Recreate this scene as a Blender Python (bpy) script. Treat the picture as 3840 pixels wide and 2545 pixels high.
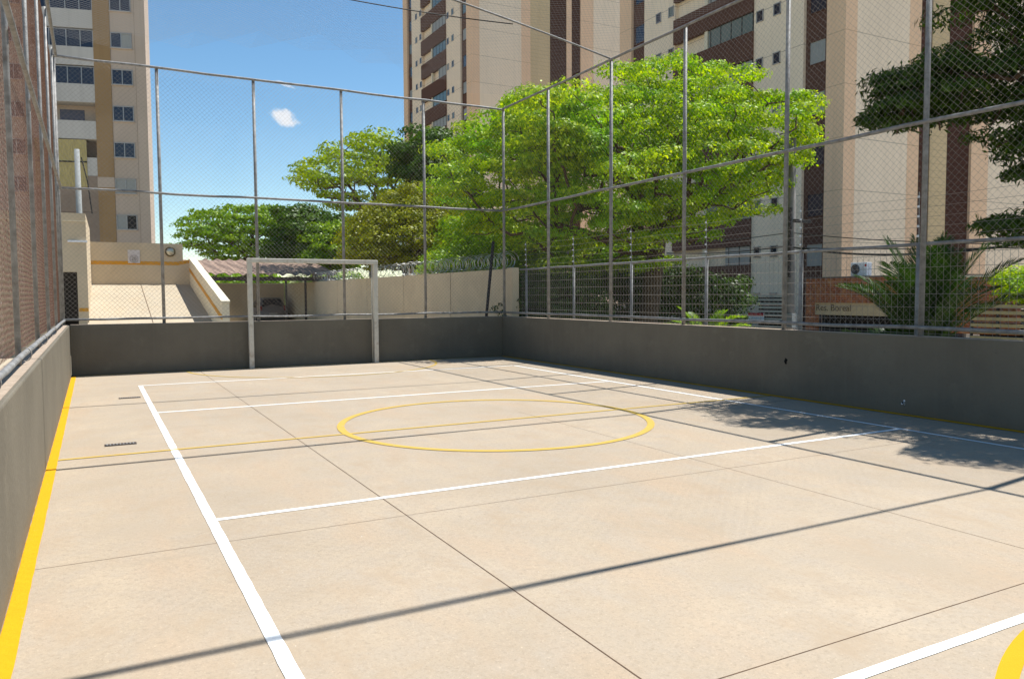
import bpy, math, random
import numpy as np
from mathutils import Vector, Matrix
for o in list(bpy.data.objects): bpy.data.objects.remove(o)
SC = bpy.context.scene
COL = SC.collection
# ------------------------------------------------------------------ camera
PW, PH, F = 3840, 2545, 2922.42
YAW, PITCH, ROLL = [math.radians(a) for a in (28.1931, -3.3012, -0.2966)]
CAM = np.array([0.4659, 0.0, 1.7016])
_f = np.array([math.sin(YAW)*math.cos(PITCH), math.cos(YAW)*math.cos(PITCH), math.sin(PITCH)])
_r = np.array([math.cos(YAW), -math.sin(YAW), 0.0]); _u = np.cross(_r, _f)
VR = _r*math.cos(ROLL)+_u*math.sin(ROLL); VU = -_r*math.sin(ROLL)+_u*math.cos(ROLL); VF = _f
cd = bpy.data.cameras.new('camera'); cam = bpy.data.objects.new('camera', cd); COL.objects.link(cam)
cd.sensor_width = 36; cd.lens = F/PW*36; cd.clip_start = 0.05; cd.clip_end = 3000
M = Matrix(((VR[0], VU[0], -VF[0], CAM[0]), (VR[1], VU[1], -VF[1], CAM[1]), (VR[2], VU[2], -VF[2], CAM[2]), (0, 0, 0, 1)))
cam.matrix_world = M
SC.camera = cam
SC.render.resolution_x = 1024; SC.render.resolution_y = 678
# survey helpers: sight lines from the survey position, used to fix real positions on known planes
def ray(px, py): return VR*(px-PW/2)/F - VU*(py-PH/2)/F + VF
def onx(px, py, x): d = ray(px, py); return CAM+d*(x-CAM[0])/d[0]
def ony(px, py, y): d = ray(px, py); return CAM+d*(y-CAM[1])/d[1]
def onz(px, py, z): d = ray(px, py); return CAM+d*(z-CAM[2])/d[2]
def atd(px, py, d): return CAM+ray(px, py)*d
# ------------------------------------------------------------------ light
SUN = Vector((0.478, 0.058, 1.0)).normalized()
w = bpy.data.worlds.new('World'); SC.world = w; w.use_nodes = True
nt = w.node_tree; N = nt.nodes; LK = nt.links; bg = N['Background']
sky = N.new('ShaderNodeTexSky'); sky.sky_type = 'NISHITA'; sky.sun_disc = False
sky.sun_elevation = math.asin(SUN.z); sky.sun_rotation = math.atan2(SUN.x, SUN.y)
sky.air_density = 1.0; sky.dust_density = 0.1; sky.ozone_density = 1.3; sky.altitude = 700
bg.inputs['Strength'].default_value = 0.10
# one small fair weather cloud (and a sliver above it) low over the far trees, as part of the sky
tcw = N.new('ShaderNodeTexCoord')
def wm(op, a, b=None):
    x = N.new('ShaderNodeMath'); x.operation = op
    for i, v in enumerate((a, b)):
        if v is None: continue
        if hasattr(v, 'is_linked'): LK.new(v, x.inputs[i])
        else: x.inputs[i].default_value = v
    return x.outputs[0]
def wdot(vec):
    x = N.new('ShaderNodeVectorMath'); x.operation = 'DOT_PRODUCT'; LK.new(tcw.outputs['Generated'], x.inputs[0]); x.inputs[1].default_value = tuple(vec); return x.outputs['Value']
wn = N.new('ShaderNodeTexNoise'); wn.inputs['Scale'].default_value = 55; wn.inputs['Detail'].default_value = 7; wn.inputs['Roughness'].default_value = .6; LK.new(tcw.outputs['Generated'], wn.inputs['Vector'])
hs_ = N.new('ShaderNodeHueSaturation'); hs_.inputs['Saturation'].default_value = 1.22; LK.new(sky.outputs[0], hs_.inputs['Color'])
tn_ = N.new('ShaderNodeMix'); tn_.data_type = 'RGBA'; tn_.blend_type = 'MULTIPLY'; tn_.inputs['Factor'].default_value = 1; LK.new(hs_.outputs[0], tn_.inputs[6]); tn_.inputs[7].default_value = (1.08, 1.05, .94, 1)
col_ = tn_.outputs[2]
for (px_, py_, hw_, hh_, dens) in ((1062, 440, .022, .0095, 1.0), (1072, 318, .012, .0022, .55)):
    c_ = ray(px_, py_); c_ = c_/np.linalg.norm(c_); e_ = np.cross(c_, (0, 0, 1)); e_ /= np.linalg.norm(e_); u_ = np.cross(e_, c_); e_ = e_-u_*.30; u_ = u_+e_*.30
    dx = wm('DIVIDE', wdot(e_), hw_); dy = wm('DIVIDE', wm('SUBTRACT', wdot(u_), 0), hh_)
    rr = wm('ADD', wm('MULTIPLY', dx, dx), wm('MULTIPLY', dy, dy)); rr = wm('ADD', rr, wm('MULTIPLY', wm('SUBTRACT', wn.outputs['Fac'], .5), 3.0))
    mr_ = N.new('ShaderNodeMapRange'); mr_.interpolation_type = 'SMOOTHSTEP'; LK.new(rr, mr_.inputs[0]); mr_.inputs[1].default_value = 1.05; mr_.inputs[2].default_value = .1; mr_.inputs[3].default_value = 0; mr_.inputs[4].default_value = dens
    mk = wm('MULTIPLY', mr_.outputs[0], wm('GREATER_THAN', wdot(c_), .9))
    mx_ = N.new('ShaderNodeMix'); mx_.data_type = 'RGBA'; LK.new(mk, mx_.inputs['Factor']); LK.new(col_, mx_.inputs[6]); mx_.inputs[7].default_value = (5.6, 5.8, 6.1, 1); col_ = mx_.outputs[2]
LK.new(col_, bg.inputs['Color'])
sl = bpy.data.lights.new('sun', 'SUN'); so = bpy.data.objects.new('sun', sl); COL.objects.link(so)
sl.energy = 4.8; sl.angle = math.radians(0.4); sl.color = (1.0, 0.985, 0.945)
so.rotation_euler = SUN.to_track_quat('Z', 'Y').to_euler(); so.location = (20, 5, 60)
SC.view_settings.view_transform = 'Standard'; SC.view_settings.look = 'None'
SC.view_settings.exposure = 0.72; SC.view_settings.gamma = 1
SC.render.engine = 'CYCLES'
SC.cycles.max_bounces = 7; SC.cycles.diffuse_bounces = 4; SC.cycles.transparent_max_bounces = 12
rnd = random.Random(7); RN = np.random.default_rng(11)
# ------------------------------------------------------------------ materials
MATS = {}
def mat(name, col, rough=0.8, var=0.12, scale=3.0, bump=0.0, bscale=40, metal=0.0, dark=None, dscale=1.2, spec=0.3, stretch=(1, 1, 1)):
    if name in MATS: return MATS[name]
    m = bpy.data.materials.new(name); m.use_nodes = True; t = m.node_tree; n = t.nodes; l = t.links
    b = n['Principled BSDF']; b.inputs['Roughness'].default_value = rough; b.inputs['Metallic'].default_value = metal
    b.inputs['Specular IOR Level'].default_value = spec
    tc = n.new('ShaderNodeTexCoord'); mp = n.new('ShaderNodeMapping'); mp.inputs['Scale'].default_value = stretch
    l.new(tc.outputs['Object'], mp.inputs['Vector'])
    no = n.new('ShaderNodeTexNoise'); no.inputs['Scale'].default_value = scale; no.inputs['Detail'].default_value = 8; no.inputs['Roughness'].default_value = 0.65
    l.new(mp.outputs[0], no.inputs['Vector'])
    r = n.new('ShaderNodeValToRGB'); r.color_ramp.elements[0].position = 0.3; r.color_ramp.elements[1].position = 0.7
    a = [c*(1-var) for c in col]; c2 = [min(1, c*(1+var)) for c in col]
    r.color_ramp.elements[0].color = (*a, 1); r.color_ramp.elements[1].color = (*c2, 1)
    l.new(no.outputs['Fac'], r.inputs['Fac']); out = r.outputs['Color']
    if dark:
        n2 = n.new('ShaderNodeTexNoise'); n2.inputs['Scale'].default_value = dscale; n2.inputs['Detail'].default_value = 10; n2.inputs['Roughness'].default_value = 0.7
        l.new(mp.outputs[0], n2.inputs['Vector'])
        r2 = n.new('ShaderNodeValToRGB'); r2.color_ramp.elements[0].position = 0.52; r2.color_ramp.elements[1].position = 0.72
        r2.color_ramp.elements[0].color = (0, 0, 0, 1); r2.color_ramp.elements[1].color = (0.75, 0.75, 0.75, 1)
        l.new(n2.outputs['Fac'], r2.inputs['Fac'])
        mx = n.new('ShaderNodeMix'); mx.data_type = 'RGBA'; l.new(r2.outputs[0], mx.inputs['Factor']); l.new(out, mx.inputs[6]); mx.inputs[7].default_value = (*dark, 1); out = mx.outputs[2]
    l.new(out, b.inputs['Base Color'])
    if bump:
        nb = n.new('ShaderNodeTexNoise'); nb.inputs['Scale'].default_value = bscale; nb.inputs['Detail'].default_value = 6
        l.new(tc.outputs['Object'], nb.inputs['Vector'])
        bp = n.new('ShaderNodeBump'); bp.inputs['Strength'].default_value = bump; bp.inputs['Distance'].default_value = 0.02
        l.new(nb.outputs['Fac'], bp.inputs['Height']); l.new(bp.outputs[0], b.inputs['Normal'])
    MATS[name] = m; return m
def nn(t, ty, **k):
    x = t.nodes.new(ty)
    for a, b in k.items(): setattr(x, a, b)
    return x
def mixc(t, fac, a, b):
    x = nn(t, 'ShaderNodeMix', data_type='RGBA')
    for s, v in ((x.inputs['Factor'], fac), (x.inputs[6], a), (x.inputs[7], b)):
        if hasattr(v, 'is_linked'): t.links.new(v, s)
        elif isinstance(v, (int, float)): s.default_value = v
        else: s.default_value = (*v, 1)
    return x.outputs[2]
def noise(t, vec, scale, detail=6, rough=0.6, lo=0.4, hi=0.6, inv=False):
    x = nn(t, 'ShaderNodeTexNoise'); x.inputs['Scale'].default_value = scale; x.inputs['Detail'].default_value = detail; x.inputs['Roughness'].default_value = rough
    t.links.new(vec, x.inputs['Vector'])
    m = nn(t, 'ShaderNodeMapRange'); m.inputs[1].default_value = lo; m.inputs[2].default_value = hi
    if inv: m.inputs[3].default_value = 1; m.inputs[4].default_value = 0
    t.links.new(x.outputs['Fac'], m.inputs[0]); return m.outputs[0]
def mapping(t, scale=(1, 1, 1)):
    tc = nn(t, 'ShaderNodeTexCoord'); mp = nn(t, 'ShaderNodeMapping'); mp.inputs['Scale'].default_value = scale
    t.links.new(tc.outputs['Object'], mp.inputs['Vector']); return mp.outputs[0]
# concrete court slab
CONC = (0.378, 0.304, 0.220)
def concrete(name, base, paint=None, wear=0.0):
    m = bpy.data.materials.new(name); m.use_nodes = True; t = m.node_tree; b = t.nodes['Principled BSDF']
    v = mapping(t); vs = mapping(t, (1, 0.35, 1))
    c = mixc(t, noise(t, v, 0.55, 8, 0.65, 0.35, 0.65), [x*0.87 for x in base], [min(1, x*1.08) for x in base])
    c = mixc(t, noise(t, v, 3.1, 8, 0.7, 0.42, 0.66), c, (base[0]*0.93, base[1]*0.96, base[2]*1.02))
    pk = noise(t, vs, 1.7, 7, 0.6, 0.5, 0.75); c = mixc(t, pk, c, (base[0]*1.02, base[1]*0.94, base[2]*0.88))
    c = mixc(t, noise(t, v, 26, 8, 0.75, 0.50, 0.70), c, [x*0.78 for x in base])
    c = mixc(t, noise(t, v, 70, 4, 0.7, 0.55, 0.75), c, [x*0.66 for x in base])
    c = mixc(t, noise(t, v, 48, 4, 0.7, 0.58, 0.75), c, [min(1, x*1.3) for x in base])
    c = mixc(t, noise(t, mapping(t, (1, .55, 1)), 2.3, 9, 0.75, 0.52, 0.70), c, (base[0]*.90, base[1]*.86, base[2]*.82))
    c = mixc(t, noise(t, v, 14, 5, 0.6, 0.72, 0.76), c, [x*0.5 for x in base])
    c = mixc(t, noise(t, v, 19, 3, 0.5, 0.765, 0.785), c, (0.55, 0.5, 0.42))
    c = mixc(t, noise(t, mapping(t, (.25, 1.3, 1)), 1.1, 9, .72, .60, .74), c, [x*.86 for x in base])
    c = mixc(t, noise(t, v, .23, 9, .7, .56, .66), c, [x*.90 for x in base])
    if paint:
        wv = noise(t, v, 16, 8, 0.8, 0.70-wear, 0.735-wear)
        pc = mixc(t, noise(t, v, 5, 6, 0.7, 0.3, 0.7), paint, [x*0.93 for x in paint])
        c = mixc(t, wv, pc, c)
    t.links.new(c, b.inputs['Base Color']); b.inputs['Roughness'].default_value = 0.85; b.inputs['Specular IOR Level'].default_value = 0.2
    nb = nn(t, 'ShaderNodeTexNoise'); nb.inputs['Scale'].default_value = 60; nb.inputs['Detail'].default_value = 8; t.links.new(v, nb.inputs['Vector'])
    bp = nn(t, 'ShaderNodeBump'); bp.inputs['Strength'].default_value = 0.25; bp.inputs['Distance'].default_value = 0.01
    t.links.new(nb.outputs['Fac'], bp.inputs['Height']); t.links.new(bp.outputs[0], b.inputs['Normal'])
    return m
M_CONC = concrete('court_concrete', CONC)
M_WHITE = concrete('white_line_paint', CONC, (0.80, 0.80, 0.77), 0.02)
M_YEL = concrete('yellow_line_paint', CONC, (0.62, 0.30, 0.004), 0.055)
M_YEL2 = concrete('pale_yellow_line_paint', CONC, (0.50, 0.335, 0.07), 0.11)
M_YARD = concrete('yard_concrete', (0.43, 0.36, 0.26))
M_RAMP = concrete('ramp_concrete', (0.42, 0.35, 0.25))
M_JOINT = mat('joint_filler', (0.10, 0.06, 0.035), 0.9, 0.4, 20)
def paintwall(name, base, streak):
    m = bpy.data.materials.new(name); m.use_nodes = True; t = m.node_tree; b = t.nodes['Principled BSDF']
    v = mapping(t); vs = mapping(t, (7, 7, 0.35))
    c = mixc(t, noise(t, v, 0.8, 7, 0.6, 0.35, 0.65), [x*0.88 for x in base], [x*1.1 for x in base])
    c = mixc(t, noise(t, vs, 1.0, 6, 0.6, 0.5, 1.1), c, streak)
    c = mixc(t, noise(t, v, 2.4, 8, .7, .55, .68), c, [x*1.16 for x in base])
    g0 = nn(t, 'ShaderNodeNewGeometry'); sz = nn(t, 'ShaderNodeSeparateXYZ'); t.links.new(g0.outputs['Position'], sz.inputs[0])
    dz_ = nn(t, 'ShaderNodeMapRange'); dz_.inputs[1].default_value = .16; dz_.inputs[2].default_value = 0; t.links.new(sz.outputs['Z'], dz_.inputs[0])
    dm = nn(t, 'ShaderNodeMath', operation='MULTIPLY'); t.links.new(dz_.outputs[0], dm.inputs[0]); t.links.new(noise(t, v, 6, 7, .7, .35, .65), dm.inputs[1])
    c = mixc(t, dm.outputs[0], c, (.17, .135, .095))
    c = mixc(t, noise(t, v, 11, 7, 0.75, 0.6, 0.72), c, [x*0.8 for x in base])
    t.links.new(c, b.inputs['Base Color']); b.inputs['Roughness'].default_value = 0.7; b.inputs['Specular IOR Level'].default_value = 0.25
    nb = nn(t, 'ShaderNodeTexNoise'); nb.inputs['Scale'].default_value = 25; nb.inputs['Detail'].default_value = 8; t.links.new(v, nb.inputs['Vector'])
    bp = nn(t, 'ShaderNodeBump'); bp.inputs['Strength'].default_value = 0.35; bp.inputs['Distance'].default_value = 0.012
    t.links.new(nb.outputs['Fac'], bp.inputs['Height']); t.links.new(bp.outputs[0], b.inputs['Normal'])
    return m
M_WALL = paintwall('grey_wall_paint', (0.152, 0.132, 0.098), (0.18, 0.158, 0.122))
M_CAP = mat('bare_cement_cap', (0.36, 0.28, 0.21), 0.9, 0.2, 12, 0.3)
M_GALV = mat('galvanised_pipe', (0.24, 0.235, 0.225), 0.6, 0.35, 9, 0.25, 60, metal=0.15, dark=(0.12, 0.09, 0.07), dscale=5)
M_WIRE = mat('galvanised_wire', (0.27, 0.24, 0.21), 0.6, 0.15, 4, metal=0.1)
M_MOIRE = mat('moire_tinted_wire', (0.20, 0.105, 0.075), 0.8, 0.4, 5, dark=(.50, .46, .42), dscale=2.5, stretch=(1, 14, .15))  # reddish tint and pale streaks imitate moire of the edge-on mesh
M_NET = mat('net_cord', (0.30, 0.30, 0.30), 0.8, 0.1, 4)
M_GOAL = mat('white_goal_enamel', (0.58, 0.54, 0.45), 0.45, 0.08, 6, dark=(0.30, 0.20, 0.12), dscale=7)
M_CREAM = mat('cream_render', (0.56, 0.455, 0.315), 0.9, 0.07, 1.2, 0.2, 30, dark=(0.46, 0.36, 0.25), dscale=0.8)
M_CREAML = mat('pale_cream_render', (0.72, 0.65, 0.50), 0.9, 0.05, 1.2, 0.2, 30)
M_ORANGE = mat('orange_stripe_paint', (0.58, 0.27, 0.015), 0.7, 0.12, 5)
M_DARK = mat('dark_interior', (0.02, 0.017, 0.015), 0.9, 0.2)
M_TILE = mat('terracotta_tile', (0.27, 0.185, 0.14), 0.9, 0.35, 5, 0.3, 30, dark=(0.09, 0.07, 0.06), dscale=2)
M_BARK = mat('bark', (0.10, 0.065, 0.04), 0.95, 0.4, 9, 0.5, 25)
M_STEEL = mat('dark_steel', (0.045, 0.035, 0.03), 0.6, 0.3, 8)
M_CABLE = mat('black_cable', (0.02, 0.02, 0.02), 0.7, 0.1)
M_RAZOR = mat('razor_ribbon', (0.55, 0.55, 0.52), 0.35, 0.1, 4, metal=0.6)
M_BLACK = mat('black_paint', (0.02, 0.02, 0.02), 0.6, 0.1)
M_SIGNW = mat('sign_white', (0.75, 0.76, 0.78), 0.5, 0.05)
M_SIGNR = mat('sign_red', (0.45, 0.02, 0.03), 0.5, 0.1)
M_ASPH = mat('asphalt', (0.11, 0.105, 0.10), 0.9, 0.2, 4, 0.3, 80)
M_GROUND = mat('pale_ground', (0.34, 0.27, 0.19), 0.95, 0.3, 2, 0.4)  # ground kept pale so it bounces warm light onto the facades
def glass(name, col, rough=0.08):
    m = bpy.data.materials.new(name); m.use_nodes = True; b = m.node_tree.nodes['Principled BSDF']
    b.inputs['Base Color'].default_value = (*col, 1); b.inputs['Roughness'].default_value = rough; b.inputs['Specular IOR Level'].default_value = 0.6
    return m
M_GLASS = glass('dark_window_glass', (0.018, 0.022, 0.04))
M_GLASSG = glass('greenish_window_glass', (0.10, 0.15, 0.15), 0.2)
M_CURT = mat('curtained_glass', (0.30, 0.31, 0.30), 0.5, 0.15, 6, stretch=(6, 6, 0.5))
M_FRAME = mat('aluminium_frame', (0.36, 0.36, 0.36), 0.4, 0.05, metal=0.4)
# ------------------------------------------------------------------ object helpers
ORG = {}
def thing(name, label, cat, loc=(0, 0, 0), group=None, kind=None):
    o = bpy.data.objects.new(name, None); COL.objects.link(o); o.location = loc; o.empty_display_size = 0.2
    ORG[o] = np.array(loc, float); tag(o, label, cat, group, kind); return o
def tag(o, label=None, cat=None, group=None, kind=None):
    if label: o['label'] = label
    if cat: o['category'] = cat
    if group: o['group'] = group
    if kind: o['kind'] = kind
    return o
class MB:
    def __init__(s): s.v = []; s.f = []; s.n = 0
    def add(s, v, f):
        v = np.asarray(v, float).reshape(-1, 3); s.v.append(v); s.f += [tuple(i+s.n for i in q) for q in f]; s.n += len(v); return s
    def box(s, a, b):
        x0, y0, z0 = [min(p, q) for p, q in zip(a, b)]; x1, y1, z1 = [max(p, q) for p, q in zip(a, b)]
        v = [(x0, y0, z0), (x1, y0, z0), (x1, y1, z0), (x0, y1, z0), (x0, y0, z1), (x1, y0, z1), (x1, y1, z1), (x0, y1, z1)]
        return s.add(v, [(0, 3, 2, 1), (4, 5, 6, 7), (0, 1, 5, 4), (1, 2, 6, 5), (2, 3, 7, 6), (3, 0, 4, 7)])
    def prism(s, poly, vec):       # closed planar polygon (3d points) extruded by vec
        p = np.asarray(poly, float); k = len(p); q = p+np.asarray(vec, float)
        return s.add(np.vstack([p, q]), [tuple(range(k))[::-1], tuple(range(k, 2*k))]+[(i, (i+1) % k, k+(i+1) % k, k+i) for i in range(k)])
    def quad(s, a, b, c, d): return s.add([a, b, c, d], [(0, 1, 2, 3)])
    def tube(s, pts, r, seg=8, cap=True, r1=None):
        P = [np.asarray(p, float) for p in pts]; k = len(P); rings = []
        prev = None
        for i in range(k):
            d = P[min(i+1, k-1)]-P[max(i-1, 0)]; d = d/(np.linalg.norm(d)+1e-9)
            a = np.array([0, 0, 1.0]) if abs(d[2]) < 0.95 else np.array([1.0, 0, 0])
            if prev is not None: a = prev
            u = np.cross(d, a); nu = np.linalg.norm(u)
            if nu < 1e-4: u = np.cross(d, np.array([0.3, 1, 0.2])); nu = np.linalg.norm(u)
            u = u/nu; vv = np.cross(u, d); prev = vv
            rr = r if r1 is None else r+(r1-r)*i/max(1, k-1)
            if isinstance(r, (list, tuple, np.ndarray)): rr = r[i]
            an = np.linspace(0, 2*math.pi, seg, endpoint=False)
            rings.append(P[i]+np.outer(np.cos(an), u)*rr+np.outer(np.sin(an), vv)*rr)
        f = []
        for i in range(k-1):
            for j in range(seg): f.append((i*seg+j, i*seg+(j+1) % seg, (i+1)*seg+(j+1) % seg, (i+1)*seg+j))
        if cap: f += [tuple(range(seg))[::-1], tuple(range((k-1)*seg, k*seg))]
        return s.add(np.vstack(rings), f)
    def disc(s, c, r, nrm, th, seg=24):
        c = np.asarray(c, float); nrm = np.asarray(nrm, float)/np.linalg.norm(nrm)
        return s.tube([c-nrm*th/2, c+nrm*th/2], r, seg)
    def build(s, name, m, parent=None, smooth=False, bevel=0):
        me = bpy.data.meshes.new(name); off = ORG[parent] if parent is not None else np.zeros(3)
        V = np.vstack(s.v)-off; me.from_pydata(V.tolist(), [], s.f); me.materials.append(m)
        if smooth: me.polygons.foreach_set('use_smooth', [True]*len(me.polygons))
        o = bpy.data.objects.new(name, me); COL.objects.link(o); ORG[o] = off
        if parent is not None: o.parent = parent
        if bevel:
            b = o.modifiers.new('b', 'BEVEL'); b.width = bevel; b.segments = 2; b.limit_method = 'ANGLE'
        return o
def struct(name, mb, m): return tag(mb.build(name, m), kind='structure')
def quads(name, V, m, parent=None):   # V: (n,4,3) fast
    off = ORG[parent] if parent is not None else np.zeros(3)
    V = np.asarray(V)-off; n = len(V); me = bpy.data.meshes.new(name)
    me.vertices.add(4*n); me.vertices.foreach_set('co', V.reshape(-1)); me.loops.add(4*n); me.loops.foreach_set('vertex_index', np.arange(4*n, dtype=np.int32))
    me.polygons.add(n); me.polygons.foreach_set('loop_start', np.arange(0, 4*n, 4, dtype=np.int32))
    try: me.polygons.foreach_set('loop_total', np.full(n, 4, dtype=np.int32))
    except Exception: pass
    me.update(calc_edges=True); me.materials.append(m)
    o = bpy.data.objects.new(name, me); COL.objects.link(o); ORG[o] = off
    if parent is not None: o.parent = parent
    return o
# ------------------------------------------------------------------ ground levels
L, WD, HW, HT, HM = 19.12, 10.42, 1.097, 6.75, 4.0     # court length, width, wall, fence top, mid rail
Y0 = -0.6
struct('ground', MB().box((-400, -300, -1.6), (500, 700, -1.30)), M_GROUND)
struct('yard_paving', MB().box((-60, -20, -1.28), (-0.26, 62, -0.004)).box((-0.26, L+0.26, -1.28), (11.0, 62, -0.004)).box((10.74, Y0-8, -1.28), (11.9, L+0.26, 0.05)), M_YARD)
struct('court_floor', MB().box((-0.25, Y0-8, -1.25), (WD+0.3, L+0.25, 0.0)), M_CONC)
struct('street', MB().box((15.5, -60, -1.29), (26.5, 120, -1.22)), M_ASPH)
struct('pavement', MB().box((12.2, -60, -1.29), (15.5, 120, -1.09)).box((26.5, -60, -1.29), (31.4, 120, -1.09)), M_YARD)
# painted lines (sheets a few mm above the slab)
JR = random.Random(99)
def strip(mb, x0, y0, x1, y1, wdt, z):     # hand painted strip: its edges wander a millimetre or two
    p0 = np.array([x0, y0, 0.]); d = np.array([x1-x0, y1-y0, 0.]); ln = np.linalg.norm(d); d /= ln; nrm = np.array([-d[1], d[0], 0.]); n = max(1, int(ln/.14)); V = []
    for i in range(n+1):
        q = p0+d*ln*i/n; jt = min(.0022, wdt*.04)
        V += [q-nrm*(wdt/2+JR.uniform(-jt, jt))+(0, 0, z), q+nrm*(wdt/2+JR.uniform(-jt, jt))+(0, 0, z)]
    mb.add(V, [(2*i, 2*i+2, 2*i+3, 2*i+1) for i in range(n)])
def arc(mb, cx, cy, r, wdt, a0, a1, z, n=72):
    for i in range(n):
        a = a0+(a1-a0)*i/n; b = a0+(a1-a0)*(i+1)/n
        P = [(cx+q*math.cos(t), cy+q*math.sin(t), z) for q, t in ((r-wdt/2, a), (r+wdt/2, a), (r+wdt/2, b), (r-wdt/2, b))]
        mb.quad(*P)
XL, XR, YE, YA2, YC, YA1, YN = 1.203, 9.303, 16.40, 12.45, 9.327, 6.22, 2.25
j = MB()
for y in (2.53, 5.63, 8.79): strip(j, 0, y, WD, y, {2.53: .0065, 5.63: .004, 8.79: .008}[y], 0.0012)
for x, y1, w_ in ((2.55, L, .0075), (5.86, 9.9, .004), (9.42, L, .007)): strip(j, x, Y0, x, y1, w_, 0.0016)  # rightmost strip is just a thin dark line in the joint colour
struct('floor_joints_and_dark_line', j, M_JOINT)
wl = MB()
strip(wl, XL, Y0, XL, YE, 0.075, 0.0040); strip(wl, XR, Y0, XR, YE, 0.06, 0.0040)
for y in (YE, YA2, YA1, YN): strip(wl, XL+0.04, y, XR-0.03, y, 0.062, 0.0036)
struct('white_court_lines', wl, M_WHITE)
yl = MB()
strip(yl, 0.045, Y0, 0.045, L-0.08, 0.088, 0.0062); strip(yl, WD-0.06, Y0, WD-0.06, L-0.08, 0.115, 0.0062)
arc(yl, 5.22, -0.75, 2.95, 0.088, math.radians(5), math.radians(175), 0.0066)
struct('yellow_court_lines', yl, M_YEL)
yl = MB()
strip(yl, 0.09, YC, WD-0.09, YC, 0.060, 0.0052); arc(yl, 5.22, YC, 2.06, 0.095, 0, 2*math.pi, 0.0056, 96)
strip(yl, 0.09, L-0.06, WD-0.09, L-0.06, 0.06, 0.0048)
arc(yl, 5.22, L-0.03, 2.95, 0.055, math.radians(182), math.radians(358), 0.0056)
struct('pale_yellow_court_lines', yl, M_YEL2)
# drains
for x, y, lab in ((0.95, 14.52, 'small dark floor drain grate farther from the camera by the white sideline'), (0.69, 9.98, 'small dark floor drain grate nearer the camera beside the yellow half line')):
    t = thing('floor_drain', lab, 'drain', (x, y, 0), 'floor drains near the left wall')
    MB().box((x-0.165, y-0.065, 0.001), (x+0.165, y+0.065, 0.006)).build('grate_frame', M_STEEL, t)
    g = MB()
    for i in range(9): g.box((x-0.145+i*0.034, y-0.05, 0.0062), (x-0.133+i*0.034, y+0.05, 0.012))
    g.build('grate_bars', M_GALV, t)
# ------------------------------------------------------------------ perimeter walls
def wall(name, a, b, ca, cb, label):
    t = thing(name, label, 'wall', (a[0], a[1], 0))
    o = MB().box(a, b).build('wall_body', M_WALL, t, bevel=0.012)
    MB().box(ca, cb).build('cement_cap', M_CAP, t)
    return t
lw = thing('court_wall', 'low grey painted wall along the left edge, lit by the sun', 'wall', (-0.25, 0, 0))
MB().box((-0.25, Y0, 0), (0, 8.94, HW)).build('wall_body', M_WALL, lw, bevel=0.015)
MB().box((-0.25, 8.955, 0), (0, L, HW)).build('wall_body', M_WALL, lw, bevel=0.015)
MB().box((-0.245, Y0, HW-0.01), (-0.035, L-0.02, HW+0.004)).build('cement_cap', M_CAP, lw)
wall('court_wall', (0.0025, L, 0), (WD-0.0025, L+0.25, HW), (0.01, L+0.012, HW-0.01), (WD, L+0.24, HW+0.004), 'low dark wall across the far end, behind the goal')
rw = wall('court_wall', (WD, Y0, 0), (WD+0.25, L+0.25, HW), (WD+0.010, Y0, HW-0.01), (WD+0.24, L+0.24, HW+0.004), 'long low dark wall along the right side, in shade')
hp = onx(2946, 1352, WD)
h = MB()
for k in range(7): h.disc((WD-0.001, hp[1]+rnd.uniform(-.02, .02), hp[2]+rnd.uniform(-.05, .05)), rnd.uniform(.012, .03), (1, 0, 0), 0.004, 7)
h.build('chipped_hole', M_BLACK, rw)
hp = onx(3387, 1507, WD)
h = MB()
for k in range(6): h.disc((WD-0.001, hp[1]+rnd.uniform(-.02, .02), hp[2]+rnd.uniform(-.03, .03)), rnd.uniform(.01, .025), (1, 0, 0), 0.004, 7)
h.build('pale_chip', M_SIGNW, rw)
# ------------------------------------------------------------------ chain-link fences
def chainlink(org, u, v, LU, LV, nrm, pitch=0.10, r=0.0017, seed=1):
    """two families of crossing wires on the rectangle org + u*[0,LU] + v*[0,LV]; thin four sided rods, gently uneven"""
    rg = np.random.default_rng(seed); org, u, v, nrm = [np.asarray(a, float) for a in (org, u, v, nrm)]
    Q = []
    def rod(A, B, off, dirv):
        s = np.cross(dirv, nrm); s /= np.linalg.norm(s)
        a = A+nrm*off; b = B+nrm*off
        c = [s*r, nrm*r, -s*r, -nrm*r]
        for i in range(4):
            Q.append((a+c[i], b+c[i], b+c[(i+1) % 4], a+c[(i+1) % 4]))
    for fam in (1, -1):
        n = int((LU+LV)/pitch)
        for i in range(n):
            c = (i+0.5)*pitch+rg.normal(0, pitch*0.05)
            # line s + fam*t = c (fam=1) or s - t = c-LV
            if fam == 1: s0, t0 = (c, 0) if c < LU else (LU, c-LU); s1, t1 = (0, c) if c < LV else (c-LV, LV)
            else:
                cc = c-LV; s0, t0 = (cc, 0) if cc > 0 else (0, -cc); s1, t1 = (cc+LV, LV) if cc+LV < LU else (LU, LU-cc)
            A = org+u*s0+v*t0; B = org+u*s1+v*t1; d = B-A; ln = np.linalg.norm(d)
            if ln < 0.02: continue
            d = d/ln; off = r*0.9*fam; k = max(1, int(ln/1.3)); prev = A; po = rg.normal(0, .004)
            for q in range(1, k+1):
                X = A+d*ln*q/k; wob = rg.normal(0, 0.004) if q < k else 0
                X2 = X+np.cross(d, nrm)*wob
                rod(prev, X2, off, d); prev = X2
    return np.array(Q)
def pipe(mb, a, b, r): return mb.tube([a, b], r, 10)
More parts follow.
